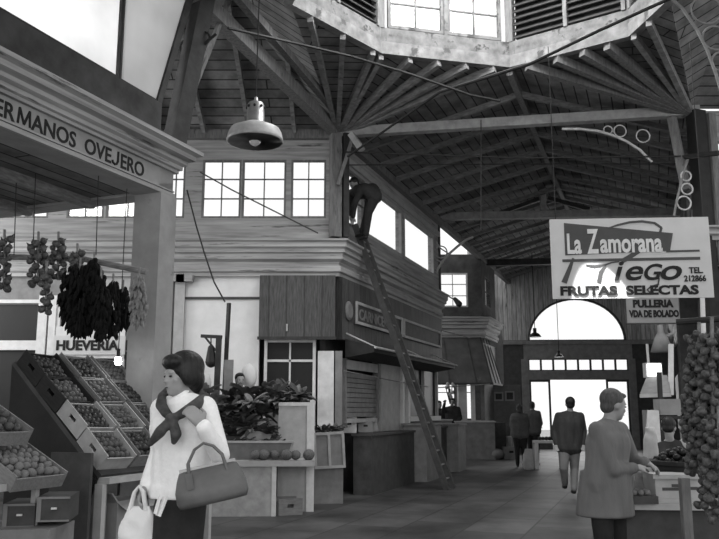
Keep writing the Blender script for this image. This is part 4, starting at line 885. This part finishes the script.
T = BF @ Matrix.Translation((.02, -.03, .52)) @ Matrix.Rotation(R(-3), 4, 'Y'); MB(T).box(0, .48, -.03, 0, 0, .55).build('panel', M['mgrey'], fc)
MB(T).box(0, .04, -.05, -.03, 0, .55).box(.44, .48, -.05, -.03, 0, .55).box(.04, .44, -.05, -.03, .51, .55).box(.04, .44, -.05, -.03, 0, .04).box(.22, .26, -.05, -.03, .04, .51).build('frame', M['table'], fc)
for i in range(7): green(BF @ Vector((.05+i*.06, .2+.03*i, 1.08)), i % 3, .7, 'leafy bunch lying on top of the grey box stand', 'greens on the box stand')
# wooden hoist and scale in front of the white wall
hs = root('wooden_hoist', 'dark wooden post frame with a slanting pole before the white wall', 'post frame', Vector((at(217, 400, 12.7).x, 12.7, 0)))
def gx(px, py, D=12.7): return at(px, py, D)
MB().bar(Vector((gx(215, 400).x, 12.7, 0)), gx(219, 336), .10, .08).build('post', M['dwood'], hs); MB().bar(Vector((gx(221, 400).x, 12.75, 0)), gx(229, 303), .05, .05).build('slanting_pole', M['dwood'], hs)
MB().bar(gx(201, 336), gx(222, 337), .06, .05).build('arm', M['dwood'], hs); MB().bar(gx(205, 337), gx(217, 352), .03, .03).build('brace', M['dwood'], hs)
MB().box(gx(224, 400).x, gx(233, 400).x, 12.62, 12.66, .6, gx(224, 360).z).build('side_board', M['mgrey'], hs)
sc_ = root('hanging_scale', 'black hanging scale under the arm of the wooden post frame', 'scale', gx(211, 345)); MB().cap(gx(211, 348), .05, gx(211, 362), .09).build('body', M['iron'], sc_); MB().tube([gx(211, 337), gx(211, 348)], .01).build('hook', M['iron'], sc_)
sk = tag(MB().ell(gx(249, 376, 12.9), .13, .1, .2, 12, 8).build('white_sack', M['sheet'], smooth=True), 'white paper sack behind the greens next to the stall keeper', 'sack')
sk2 = tag(MB().loft([(gx(202, 392, 12.6), .14, .1), (gx(203, 382, 12.6), .13, .1), (gx(205, 374, 12.6), .07, .06)], 14).build('white_sack', M['white'], smooth=True), 'white bundle behind the shoulder of the woman', 'sack')

# ---------------------------------------------------------------- right-hand stall
RT = FR(at(626, 505, 6.1).x, 6.1, -4); rt = root('stall_counter', 'dark fronted counter at the lower right carrying crates and bags', 'counter', RT)
MB(RT).box(0, 1.3, .02, .6, 0, .70).build('front_panel', M['dgrey'], rt); MB(RT).box(-.03, 1.35, -.03, .7, .70, .745).build('counter_top', M['lgrey'], rt)
q = at(688, 539, 5.75); tag(MB().box(q.x-.03, q.x+.03, q.y-.03, q.y+.03, 0, at(688, 478, 5.75).z).build('wooden_post', M['post']), 'pale wooden post standing before the dark fronted counter', 'post')
T = RT @ Matrix.Translation((.40, .2, .745)) @ Matrix.Rotation(R(3), 4, 'Z')
cr_ = root('printed_crate', 'pale crate with dark printed marks on the lower right counter', 'crate', T)
MB(T).box(-.17, .17, -.13, .15, 0, .20).build('body', M['lgrey'], cr_); MB(T).box(-.19, .19, -.15, -.13, .17, .20).box(-.19, .19, -.15, -.13, 0, .03).build('rails', M['lgrey'], cr_)
for (x0, x1, z_) in ((-.12, .0, .085), (.02, .14, .09), (-.05, .08, .11)): MB(T).box(x0, x1, -.134, -.13, z_, z_+.022).build('printed_mark', M['inkg'], cr_)
hp = root('black_basket', 'black basket behind the pale printed crate', 'basket', RT @ Matrix.Translation((.52, .58, .745)))
MB(RT @ Matrix.Translation((.52, .58, .745))).box(-.10, .28, -.2, .2, 0, .1).build('base', M['black'], hp)
T = wm(hp) @ Matrix.Translation((.12, 0, -.02)) @ Matrix.Scale(1.02, 4); MB(T).lathe([(.18, 0), (.28, .15), (.30, .27), (.28, .27), (.26, .15), (.16, .02)], n=24).build('shell', M['black'], hp, smooth=True); MB(T).lathe([(.28, .26), (.31, .26), (.31, .29), (.28, .29)], n=24).build('rim', M['iron'], hp)
for i in range(46):
    an = i*2.4; rr = .27*math.sqrt((i+.5)/46); o = fruit('cherry', T @ Vector((rr*math.cos(an), rr*math.sin(an), .27+.10*(1-(rr/.25)**2))), .032, 'dark glossy fruit heaped in the black basket', 'dark fruit in the black basket'); 
lowt = carton(RT @ Vector((.06, .1, .745)), .28, .34, .055, 4, 'dgrey', 'shallow dark tray on the left end of the lower right counter', 'shallow_tray', False)
for i in range(10): fruit('potato', RT @ Vector((-.04+.05*(i % 5), .0+.1*(i//5), .82)), .026, 'small root lying in the shallow dark tray', 'roots in the shallow tray')
def bagmesh(p, w, h, dpt, m, label, name='plastic_bag', handles=True):
    r = root(name, label, 'bag', p); b = MB(); rings = []
    for t, k, kd in ((0, .72, .7), (.08, .95, 1), (.35, 1.05, 1.1), (.7, .95, .8), (.9, .7, .45), (1, .62, .25)): rings.append((Vector(p)+Vector((.01*math.sin(9*t), 0, h*t)), w/2*k, dpt/2*kd))
    b.loft(rings, 18, .8); o = b.build('body', M[m], r, smooth=True)
    bm = bmesh.new(); bm.from_mesh(o.data); bmesh.ops.subdivide_edges(bm, edges=bm.edges, cuts=2, use_grid_fill=True); rn = random.Random(int(w*1000))
    for v in bm.verts: f_ = math.sin(v.co.z*60+v.co.x*35)*.006+math.sin(v.co.x*70-v.co.z*31)*.004; v.co.y += f_; v.co.x += f_*.6
    bm.to_mesh(o.data); bm.free()
    for q_ in o.data.polygons: q_.use_smooth = True
    if handles:
        for s_ in (-1, 1):
            c_ = Vector(p)+Vector((0, s_*dpt*.08, h)); MB().tube([c_+Vector((-w*.22, 0, -.02)), c_+Vector((-w*.12, 0, .07)), c_+Vector((0, 0, .10)), c_+Vector((w*.12, 0, .07)), c_+Vector((w*.22, 0, -.02))], [.012, .010, .008, .010, .012], 6).build('handle', M[m], r)
    return r
# hanging garlic strings at the right edge
tag(MB().tube([at(676, 322, 5.1), at(730, 318, 5.0)], .02, 8).build('hanging_rail', M['iron']), 'dark rail carrying the garlic strings at the right edge', 'pole')
cable([at(699, 300, 5.05), at(699, 320, 5.05)], .006, 'short wire holding the dark rail at the right edge', 'iron', 'wire', 'hanging_wire')
braid(700, 335, 475, 5.0, 96, .027, 'long garlic string nearest the black post at the right edge', .085)
braid(713, 330, 508, 4.9, 100, .029, 'longest garlic string, cut by the right edge', .09)
braid(691, 395, 440, 5.2, 28, .026, 'short garlic string left of the long ones at the right edge', .05)
braid(720, 420, 520, 4.7, 60, .029, 'low garlic string touching the right edge', .085)
bunch(712, 335, 470, 5.25, 52, 420, 'black dried bunch behind the garlic strings at the right edge')
# right row details: hood, lit sign, shelves, boxes
q = at(655, 396, 12.0)
rh = root('small_canopy', 'small pale sloping canopy of the right row stall beside the tall black post', 'canopy', q)
MB().prism([at(648, 377, 12.4), at(668, 377, 12.2), at(671, 394, 11.6), at(641, 395, 11.8)], (0, .03, .03)).build('sloping_sheet', M['mgrey'], rh); MB().bar(at(640, 396, 11.8), at(671, 395, 11.6), .05, .05).build('front_edge', M['lgrey'], rh)
lsn = root('lit_sign_box', 'small glowing sign box above the small pale canopy', 'sign', at(654, 372, 12.3)); a = at(648, 376, 12.3); e = at(661, 364, 12.3)
MB().box(a.x, e.x, 12.3, 12.4, a.z, e.z).build('lit_face', E_SIGN, lsn); MB().box(a.x-.02, e.x+.02, 12.32, 12.45, a.z-.02, e.z+.02).build('casing', M['lgrey'], lsn)
tag(MB().bar(at(671, 344, 12.0), at(671, 395, 12.0), .06, .06).build('white_pipe', M['white']), 'short vertical white pipe right of the glowing sign box', 'pipe')
tag(MB().bar(at(647, 344, 12.6), at(649, 372, 12.6), .03, .03).build('white_pipe', M['white']), 'thin slanting white pipe left of the glowing sign box', 'pipe')
tag(MB().bar(at(702, 285, 11.6), at(704, 345, 11.6), .05, .05).build('white_pipe', M['white']), 'white pipe right of the tall black post below the signboard', 'pipe')
tg = root('wall_light', 'small shaded wall lamp below the poultry sign', 'lamp', at(660, 345, 12.5)); MB(Matrix.Translation(at(662, 352, 12.4))).lathe([(.17, 0), (.10, .22), (.05, .30), (.04, .42)], n=14).build('shade', M['mgrey'], tg, smooth=True); MB().tube([at(663, 338, 12.4), at(672, 334, 12.5)], .03, 8).build('arm', M['mgrey'], tg)
q = at(661, 412, 10.6); sb = root('shelf_unit', 'shelf with a pale box behind the kneeling vendor at the right', 'shelf', Vector((q.x+.15, 10.6, 0)))
for px in (659, 681): MB().bar(Vector((at(px, 400, 10.6).x, 10.6, 0)), at(px, 372, 10.6), .05, .05).build('upright', M['dwood'], sb)
MB().box(at(656, 415, 10.6).x, at(690, 415, 10.6).x, 10.5, 10.8, at(661, 419, 10.6).z, at(661, 416, 10.6).z).build('shelf_board', M['dwood'], sb)
a = at(661, 415, 10.5); e = at(681, 399, 10.5); tag(MB().box(a.x, e.x, 10.52, 10.75, a.z, e.z).build('pale_box', M['card']), 'pale box on the shelf above the vendor at the right', 'box')
a = at(655, 432, 10.4); e = at(659, 410, 10.4); tag(MB().box(a.x-.08, e.x, 10.4, 10.6, a.z-.9, e.z).build('stacked_tins', M['mgrey']), 'narrow stack of tins left of the shelf at the right', 'tins')
a = at(638, 378, 16.5); 
tag(MB(FRR).box(-8.5, -5.5, -.3, -.1, 0, 1.2).build('row_counter', M['mgrey'], frame=FRR), 'grey counter front along the right row behind the man in the work coat', 'counter')
tag(MB(FRR).box(-12.0, -9.0, -.25, -.02, .9, 2.35).build('wall_panel', M['mgrey'], frame=FRR), 'pale wall panel on the right row near the entrance doors', 'panel')
# white table with sack beside the couple
WF = FR(at(536, 468, 20.0).x, 20.0, -4); wt = root('white_table', 'small white table in front of the two people near the doors', 'table', WF)
MB(WF).box(0, .72, 0, .5, .62, .68).build('tabletop', M['white'], wt)
for x in (.0, .64): 
    for y in (0, .42): MB(WF).box(x, x+.08, y, y+.08, 0, .62).build('leg', M['white'], wt)
for i in range(6): fruit('tomato', WF @ Vector((.15+.08*i, .2, .73)), .05, 'dark round fruit on the small white table', 'fruit on the small white table')
bagmesh(at(529, 470, 19.85)*1.0, .28, .5, .2, 'lgrey', 'white sack leaning on the small white table', 'white_sack', False)
q = at(497, 452, 24.0); tag(MB().ell(Vector((q.x, q.y, .15)), .22, .2, .16, 12, 8).build('sack', M['mgrey'], smooth=True), 'pale sack on the floor beside the far counter', 'sack')
lampc = at(559, 357, 28.5); lc = root('pendant_lamp', 'tiny dark pendant lamp before the small panes above the doors', 'lamp', lampc)
MB(Matrix.Translation(lampc)).lathe([(.17, 0), (.12, .08), (.05, .12), (.05, .22)], n=14).build('shade', M['iron'], lc); MB().tube([lampc+Vector((0, 0, .2)), lampc+Vector((0, 0, 3.2))], .012, 5).build('cord', M['iron'], lc)
lampc = at(535, 337, 27.0); lc = root('pendant_lamp', 'dark pendant lamp before the lower left of the arched window', 'lamp', lampc)
MB(Matrix.Translation(lampc)).lathe([(.22, 0), (.15, .1), (.06, .15), (.06, .3)], n=14).build('shade', M['iron'], lc); MB().tube([lampc+Vector((0, 0, .28)), lampc+Vector((0, 0, 2.9))], .012, 5).build('cord', M['iron'], lc)
# ---------------------------------------------------------------- people
def merge(a, b): o = len(a.v); a.v += b.v; a.f += [tuple(o+i for i in f) for f in b.f]
def hand(b, w, tip, pn, s=1.0, curl=.5):
    w, d = Vector(w), (Vector(tip)-Vector(w)).normalized(); pn = Vector(pn); pn = (pn-d*pn.dot(d)).normalized(); sd = d.cross(pn).normalized()
    b.cap(w, .026*s, w+d*.03*s, .028*s)
    for k, (o, L) in enumerate(((-.030, .062), (-.010, .074), (.010, .070), (.029, .055))):
        k0 = w+d*.02*s+sd*o*.6*s; k1 = w+d*.085*s+sd*o*s; b.cap(k0, .017*s, k1, .0125*s)
        d1 = (d*math.cos(curl*.8)+pn*math.sin(curl*.8)); d2 = (d*math.cos(curl*2)+pn*math.sin(curl*2))
        k2 = k1+d1*L*.5*s; b.cap(k1, .0115*s, k2, .010*s); b.cap(k2, .010*s, k2+d2*L*.5*s, .0085*s)
    t0 = w+d*.025*s-sd*.025*s; t1 = t0+(d*.6-sd*.7+pn*.3).normalized()*.045*s; b.cap(t0, .015*s, t1, .012*s); b.cap(t1, .012*s, t1+(d*.9-sd*.1+pn*.5).normalized()*.035*s, .010*s)
def human(label, J, yaw=0, pitch=0, s=1.0, vox=.012, top='jacket', topm='jacket', low='trousers', lowm='trou', hairm='hair', hairk='short', skin='skin', fem=False, shoe='iron', tr=1.0, hems=None, hands=True, cut=None):
    J = {k: Vector(v) for k, v in J.items()}
    an = (J['anL']+J['anR'])/2; r = root('person', label, 'person', Vector((an.x, an.y, max(0, an.z-.09*s))))
    hd = J['head']; HT = Matrix.Translation(hd) @ Matrix.Rotation(R(yaw), 4, 'Z') @ Matrix.Rotation(R(pitch), 4, 'X') @ Matrix.Scale(s, 4)
    b = MB()
    h = MB(HT)
    h.ell((0, .012, .025), .074, .092, .092, 20, 14).ell((0, -.022, -.035), .057, .066, .078, 18, 12).ell((0, -.060, -.085), .026, .024, .022, 12, 8)
    h.ell((0, -.082, -.012), .011, .018, .026, 10, 8).ell((0, -.096, -.026), .014, .013, .010, 10, 8).ell((0, -.076, .022), .048, .014, .010, 12, 8)
    h.ell((0, -.082, -.054), .022, .010, .006, 10, 6).ell((0, -.080, -.063), .018, .010, .006, 10, 6)
    for sg in (-1, 1): h.ell((sg*.074, .012, -.012), .010, .020, .030, 10, 8).ell((sg*.042, -.058, -.022), .020, .018, .018, 10, 8)
    merge(b, h)
    nk = (J['shL']+J['shR'])/2+Vector((0, 0, .03*s)); b.cap(nk, .052*s, HT @ Vector((0, .02, -.07)), .048*s)
    shc = (J['shL']+J['shR'])/2; hpc = (J['hipL']+J['hipR'])/2; sdv = (J['shR']-J['shL']); hsd = (J['hipR']-J['hipL'])
    def torso(m, i):
        fw = tr
        for sg in (-1, 1):
            m.cap(hpc+hsd*.45*sg, .105*s*fw+i, (hpc+shc)/2+sdv*.26*sg, (.088 if fem else .10)*s*fw+i); m.cap((hpc+shc)/2+sdv*.26*sg, (.088 if fem else .10)*s*fw+i, shc+sdv*.28*sg-(shc-hpc).normalized()*.10*s, .105*s*fw+i)
        m.cap(hpc, .11*s*fw+i, shc-(shc-hpc).normalized()*.1*s, .115*s*fw+i); m.cap(shc-sdv*.42-Vector((0, 0, .02)), .055*s+i, shc+Vector((0, 0, .01)), .068*s+i); m.cap(shc+sdv*.42-Vector((0, 0, .02)), .055*s+i, shc+Vector((0, 0, .01)), .068*s+i)
    def arms(m, i, end=1.0):
        for q in 'LR':
            m.cap(J['sh'+q], .053*s+i, J['el'+q], .040*s+i); m.cap(J['el'+q], .040*s+i, lerp(J['el'+q], J['wr'+q], end), .030*s+i)
    def legs(m, i, end=1.0):
        for q in 'LR':
            m.cap(J['hip'+q], .084*s*tr+i, J['kn'+q], .058*s+i); m.cap(J['kn'+q], .056*s+i, lerp(J['kn'+q], J['an'+q], end), .040*s+i)
    torso(b, -.012); arms(b, -.004); legs(b, -.014); b.cap(nk+Vector((0, 0, .03*s)), .048*s, J['shL'], .045*s); b.cap(nk+Vector((0, 0, .03*s)), .048*s, J['shR'], .045*s)
    if hands:
        for q in 'LR': hand(b, J['wr'+q], J.get('ha'+q, J['wr'+q]+(J['wr'+q]-J['el'+q])), J.get('pn'+q, Vector((0, -1, 0))), s, .55)
    body = remesh(b, 'body', M[skin], r, vox, 2)
    for sg in (-1, 1): MB(HT).ell((sg*.031, -.079, .001), .012, .007, .006, 10, 6).build('eye', M['black'], r, smooth=True)
    MB(HT).ell((0, -.089, -.0585), .019, .005, .003, 10, 6).build('lips', M['dgrey'], r, smooth=True)
    # hair
    m = MB(HT)
    if hairk == 'bouffant':
        m.ell((0, .030, .045), .098, .108, .098, 20, 14).ell((0, .065, -.02), .082, .07, .085, 18, 12).ell((0, -.045, .078), .080, .058, .045, 16, 10)
        for sg in (-1, 1): m.ell((sg*.072, .02, .01), .028, .062, .075, 14, 10)
    elif hairk == 'short':
        m.ell((0, .028, .040), .083, .095, .086, 20, 14).ell((0, .055, -.02), .068, .052, .06, 16, 10).ell((0, -.045, .082), .055, .04, .022, 14, 8)
    elif hairk == 'long':
        m.ell((0, .028, .040), .090, .100, .092, 20, 14).ell((0, .06, -.05), .08, .055, .09, 16, 10)
    remesh(m, 'hair', M[hairm], r, vox*.8, 2)
    if low == 'trousers':
        m = MB(); legs(m, .014, .97); m.cap(hpc+hsd*.42, .105*s*tr+.008, hpc-hsd*.42, .105*s*tr+.008); remesh(m, 'trousers', M[lowm], r, vox, 3)
    else:
        m = MB(); kz = (J['knL']+J['knR'])/2; rr_ = hsd.length/2+.075*s; rings = []
        for t in (0, .12, .3, .5, .8, 1.05): c_ = lerp(hpc+Vector((0, 0, .0)), kz, t); rings.append((c_, rr_*(.9 if t == 0 else 1.0-.10*t)*tr, (.110 if t == 0 else .125-.015*t)*s*tr))
        m.loft(rings, 24); remesh(m, 'skirt', M[lowm], r, vox, 3)
    m = MB(); torso(m, .016 if top != 'sweater' else .013); arms(m, .014, .96)
    if top == 'coat':
        hz = hems; rings = []
        for t in (0, .3, .6, 1): c_ = lerp(hpc+Vector((0, 0, .1)), Vector((hpc.x-.02, hpc.y, hz)), t); rings.append((c_, (.185+.035*t)*s, (.175+.02*t)*s))
        m.loft(rings, 24)
    else: m.cap(hpc+hsd*.45, .112*s*tr+.016, hpc-hsd*.45, .112*s*tr+.016)
    for q in 'LR': m.cap(nk+Vector((0, 0, .015*s)), .058*s, J['sh'+q]-Vector((0, 0, .005)), .062*s)
    m.cap(nk-Vector((0, 0, .02)), .062*s, nk+Vector((0, 0, .015))+(HT @ Vector((0, .02, -.07))-nk)*.2, .056*s)
    if cut is not None: hemcut[0] = cut
    remesh(m, {'sweater': 'sweater', 'coat': 'work_coat', 'jacket': 'jacket'}[top], M[topm], r, vox, 3); hemcut[0] = None
    fd = Vector((math.sin(R(J.get('fy', Vector((0, 0, 0))).x if False else yaw)), -math.cos(R(yaw)), 0))
    for q in 'LR':
        f_ = MB(); a_ = J['an'+q]; dd = J.get('to'+q, fd*.16*s); f_.cap(a_-Vector((0, 0, .04*s)), .042*s, a_+dd*1.0-Vector((0, 0, .055*s)), .034*s); remesh(f_, 'shoe', M[shoe], r, .012, 2)
    return r, HT
def G(x, y, D): return at(x, y, D)
# 1 the woman in the foreground
Dw = 4.3; w0 = at(182, 372, Dw)
Jw = dict(head=at(181, 376, Dw), shL=at(162, 409, Dw+.07), shR=at(205, 408, Dw-.04), elL=at(160, 452, Dw+.16), wrL=at(147, 486, Dw+.04), haL=at(137, 506, Dw-.02), pnL=(1, 0, 0),
  elR=at(220, 455, Dw-.10), wrR=at(203, 426, Dw-.22), haR=at(190, 410, Dw-.22), pnR=(-.6, .6, .2),
  hipL=at(171, 492, Dw+.05), hipR=at(192, 492, Dw-.0), knL=(w0.x-.06, Dw-.05, .48), knR=(w0.x+.08, Dw-.08, .48), anL=(w0.x-.08, Dw+.02, .09), anR=(w0.x+.12, Dw-.05, .09))
wmn, HT = human('woman with short dark hair in a white turtleneck sweater and dark scarf, carrying a handbag', Jw, yaw=-50, pitch=4, s=.97, vox=.0085, top='sweater', topm='sweater', low='skirt', lowm='skirt', hairm='hair', hairk='bouffant', skin='skin', fem=True, cut=at(180, 498, Dw).z)
nkp = (Jw['shL']+Jw['shR'])/2
m = MB(); m.lathe([(.050, -.02), (.056, 0), (.056, .04), (.052, .06), (.046, .06), (.046, -.02)], nkp+Vector((-.005, .0, .035)), 24).build('turtleneck', M['sweater'], wmn, smooth=True)
m = MB()
def sw(pts, rs): m.chain([(at(x, y, D), q) for (x, y, D), q in zip(pts, rs)])
sw([(162, 396, 4.36), (168, 391, 4.42), (180, 390, 4.45), (195, 391, 4.42), (203, 396, 4.34)], [.022, .026, .028, .028, .026])
sw([(162, 396, 4.34), (161, 405, 4.24), (166, 413, 4.17), (172, 418, 4.14)], [.024, .03, .026, .02])
sw([(205, 397, 4.30), (196, 405, 4.18), (185, 412, 4.12), (174, 418, 4.13)], [.028, .032, .028, .02])
sw([(174, 418, 4.12), (170, 418, 4.10)], [.026, .025])
sw([(170, 420, 4.12), (160, 432, 4.10), (150, 444, 4.13)], [.022, .030, .016]); sw([(173, 421, 4.11), (176, 434, 4.09), (174, 442, 4.10)], [.022, .030, .016])
remesh(m, 'scarf', M['scarf'], wmn, .008, 2)
m = MB(); m.bar(at(166, 496, 4.12), at(158, 516, 4.10), .045, .012).bar(at(160, 496, 4.11), at(155, 514, 4.10), .03, .01); m.build('belt_end', M['sweater'], wmn)
# handbag over her arm
HB_ = Matrix.Translation(at(214, 502, 4.05)) @ Matrix.Rotation(R(10), 4, 'Z') @ Matrix.Rotation(R(-12), 4, 'Y') @ Matrix.Diagonal((1.06, 1, .86, 1))
hb = root('handbag', 'grey leather handbag hanging from the arm of the woman', 'bag', HB_)
m = MB(HB_); rings = []
for z, rx, ry in ((0, .155, .055), (.03, .165, .065), (.09, .165, .060), (.15, .150, .040), (.19, .135, .018), (.20, .13, .010)): rings.append((Vector((0, 0, z)), rx, ry))
m.loft(rings, 28, .55); o = m.build('body', M['bagl'], hb, smooth=True)
for sg in (-1, 1):
    MB(HB_).tube([(-.09, sg*.028, .16), (-.085, sg*.022, .24), (-.045, sg*.01, .31), (0, 0, .335), (.04, sg*.01, .31), (.075, sg*.02, .25), (.085, sg*.028, .16)], .008, 8).build('strap', M['bagl'], hb)
    MB(HB_).box(-.105, -.075, -.062 if sg < 0 else .05, -.050 if sg < 0 else .062, .10, .19).build('strap_tab', M['bagl'], hb)
MB(HB_).box(-.13, .13, -.008, .008, .195, .215).build('clasp', M['metal'], hb)
bagmesh(at(136, 556, 4.27), .19, .245, .10, 'plastic', 'bright white carrier bag in the hand of the woman')
# 2 man in the work coat
Dc = 6.1; c0 = at(610, 402, Dc)
Jc = dict(head=at(614, 405, Dc), shL=at(597, 430, Dc-.10), shR=at(620, 430, Dc+.10), elL=at(613, 470, Dc-.16), wrL=at(634, 468, Dc-.05), haL=at(646, 466, Dc), pnL=(0, .3, -1),
  elR=at(634, 462, Dc+.2), wrR=at(645, 462, Dc+.05), haR=at(652, 466, Dc+.05), pnR=(0, 0, -1),
  hipL=at(600, 484, Dc-.07), hipR=at(612, 484, Dc+.07), knL=(c0.x-.12, Dc-.07, .48), knR=(c0.x+.03, Dc+.07, .48), anL=(c0.x-.20, Dc-.08, .09), anR=(c0.x+.04, Dc+.07, .09))
human('man in a long grey work coat leaning towards the lower right counter', Jc, yaw=105, pitch=12, s=.98, vox=.0105, top='coat', topm='coat', lowm='skirt', hairm='ghair', hairk='short', hems=at(605, 516, Dc).z, tr=1.02)
bagmesh(at(627, 497, 6.35), .13, .28, .10, 'plasticg', 'narrow cloudy plastic bag standing left on the lower right counter', 'plastic_bag', False)
bagmesh(at(641, 496, 6.5), .22, .26, .16, 'plasticg', 'wide cloudy plastic bag beside the narrow one on the counter', 'plastic_bag', False)
# 3 walking man seen from behind
D3 = 13.7; p = at(568, 495, D3)
J3 = dict(head=at(570, 404, D3), shL=at(558.5, 416, D3), shR=at(580.5, 416, D3), elL=at(554, 431, D3+.05), wrL=at(556, 444, D3-.03), elR=at(584, 431, D3+.04), wrR=at(583, 444, D3-.05),
  hipL=at(564, 447, D3), hipR=at(574, 447, D3), knL=at(564, 468, D3-.05), knR=at(574.5, 468, D3+.04), anL=at(565, 484, D3+.14), anR=at(574, 489, D3-.05))
human('man in a dark jacket and light trousers walking towards the doors', J3, yaw=175, pitch=0, s=1.0, vox=.012, topm='jacket', lowm='trou', tr=1.16)
# 4, 5 pair near the doors
D4 = 20.6
def stand(px, top, D, h, yaw, label, z0=0, **kw):
    q = at(px, top, D); x, y = q.x, q.y; k = h/1.72; a = R(yaw); rx = Vector((math.cos(a), math.sin(a), 0)); fw = Vector((math.sin(a), -math.cos(a), 0)); o = Vector((x, y, z0))
    def P(l, f, z): return o+rx*l*k+fw*f*k+Vector((0, 0, z*k))
    J = dict(head=P(0, .02, 1.58), shL=P(-.17, 0, 1.39), shR=P(.17, 0, 1.39), elL=P(-.23, 0, 1.12), elR=P(.23, 0, 1.12), wrL=P(-.14, .20, 1.02), wrR=P(.14, .20, 1.02), hipL=P(-.085, 0, .92), hipR=P(.085, 0, .92), knL=P(-.09, .02, .49), knR=P(.09, .02, .49), anL=P(-.09, 0, .09), anR=P(.09, 0, .09))
    J.update(kw.pop('J', {})); return human(label, J, yaw=yaw, s=k, **kw)
stand(519, 405, 20.6, 1.58, 170, 'stout person in a grey coat and dark skirt standing by the small white table', vox=.014, topm='gclo', lowm='skirt', tr=1.5, hairk='long', hairm='ghair')
stand(532, 405, 21.3, 1.66, 150, 'person in a dark grey jacket beyond the stout one near the doors', vox=.014, topm='gclo', lowm='skirt', tr=1.25, hairm='ghair')
# 6, 7 behind the far counter
stand(439, 399, 24.6, 1.72, 20, 'person in dark clothes behind the far counter, nearest the ladder', vox=.016, topm='dclo', lowm='skirt', tr=1.1)
q7 = at(452, 395, 24.2); k7 = 1.0
stand(452, 393, 24.3, 1.8, -10, 'person in black with raised forearms at the far counter', vox=.016, topm='dclo', lowm='skirt', tr=1.1, J=dict(wrL=(q7.x-.25, q7.y-.25, 1.62), elL=(q7.x-.3, q7.y-.05, 1.36)))
fl = root('flower_bunch', 'pale tall flower bunch held up before the bright far stall window', 'flowers', at(449, 405, 24.0)); m = MB()
for i in range(9): m.tube([at(450, 404, 24), at(450+random.uniform(-5, 5), random.uniform(384, 396), 24)], .015, 5)
m.build('stems', M['leaf'], fl); m = MB()
for i in range(9): m.ell(at(450+random.uniform(-5, 5), random.uniform(384, 397), 24), .05, .05, .06, 8, 6)
o = m.build('blossoms', M['lgrey'], fl); o['kind'] = 'stuff'
# 8 stall keeper behind the greens
stand(240, 371, 12.75, 1.66, 25, 'stall keeper with dark hair behind the heap of greens', z0=.36, vox=.014, topm='gclo', lowm='skirt', hairm='hair')
# 9 vendor at the right
q9 = at(669, 428, 8.9)
def V9(l, f, z): return Vector((q9.x+l, q9.y-f, z))
z9 = q9.z
J9 = dict(head=V9(0, 0, z9), shL=V9(-.16, 0, z9-.22), shR=V9(.17, 0, z9-.20), elL=V9(-.22, .1, z9-.46), elR=V9(.26, .12, z9-.40), wrL=V9(-.1, .3, z9-.45), wrR=V9(.12, .34, z9-.42), hipL=V9(-.09, 0, z9-.66), hipR=V9(.09, 0, z9-.66), knL=V9(-.1, .35, .45), knR=V9(.1, .35, .45), anL=V9(-.1, .3, .09), anR=V9(.1, .3, .09))
v9, _h = human('vendor in black seated behind the black basket at the right', J9, yaw=150, pitch=20, s=.95, vox=.013, topm='dclo', lowm='skirt', tr=1.1)
m = MB(); m.cap(V9(.17, .0, z9-.19), .085, V9(.26, .12, z9-.40), .07); remesh(m, 'white_sleeve', M['lgrey'], v9, .012, 2)
tag(MB().box(q9.x-.25, q9.x+.25, q9.y-.2, q9.y+.25, 0, z9-.78).build('stool', M['dwood']), 'low dark stool under the vendor in black at the right', 'stool')
bagmesh(at(652, 470, 8.2), .14, .42, .12, 'lgrey', 'pale sack standing left of the vendor in black', 'sack', False)
# 10 man on the ladder
Dl = 13.85
J10 = dict(head=at(354, 184, 14.0), shL=at(352, 192, Dl+.25), shR=at(362, 188, Dl-.05), elL=at(350, 204, Dl+.3), wrL=at(351, 215, Dl+.3), elR=at(355, 203, Dl-.1), wrR=at(353, 217, Dl), hipL=at(372, 190, Dl+.1), hipR=at(375, 197, Dl-.1), knL=at(367, 214, Dl), knR=at(369, 212, Dl-.15), anL=at(362, 232, Dl+.02), anR=at(366, 235, Dl-.08))
J10['toL'] = Vector((-.1, .08, 0)); J10['toR'] = Vector((-.1, .08, 0))
human('man in dark clothes bending forward at the top of the long ladder', J10, yaw=-60, pitch=35, s=.98, vox=.012, topm='dclo', lowm='skirt', tr=1.1)
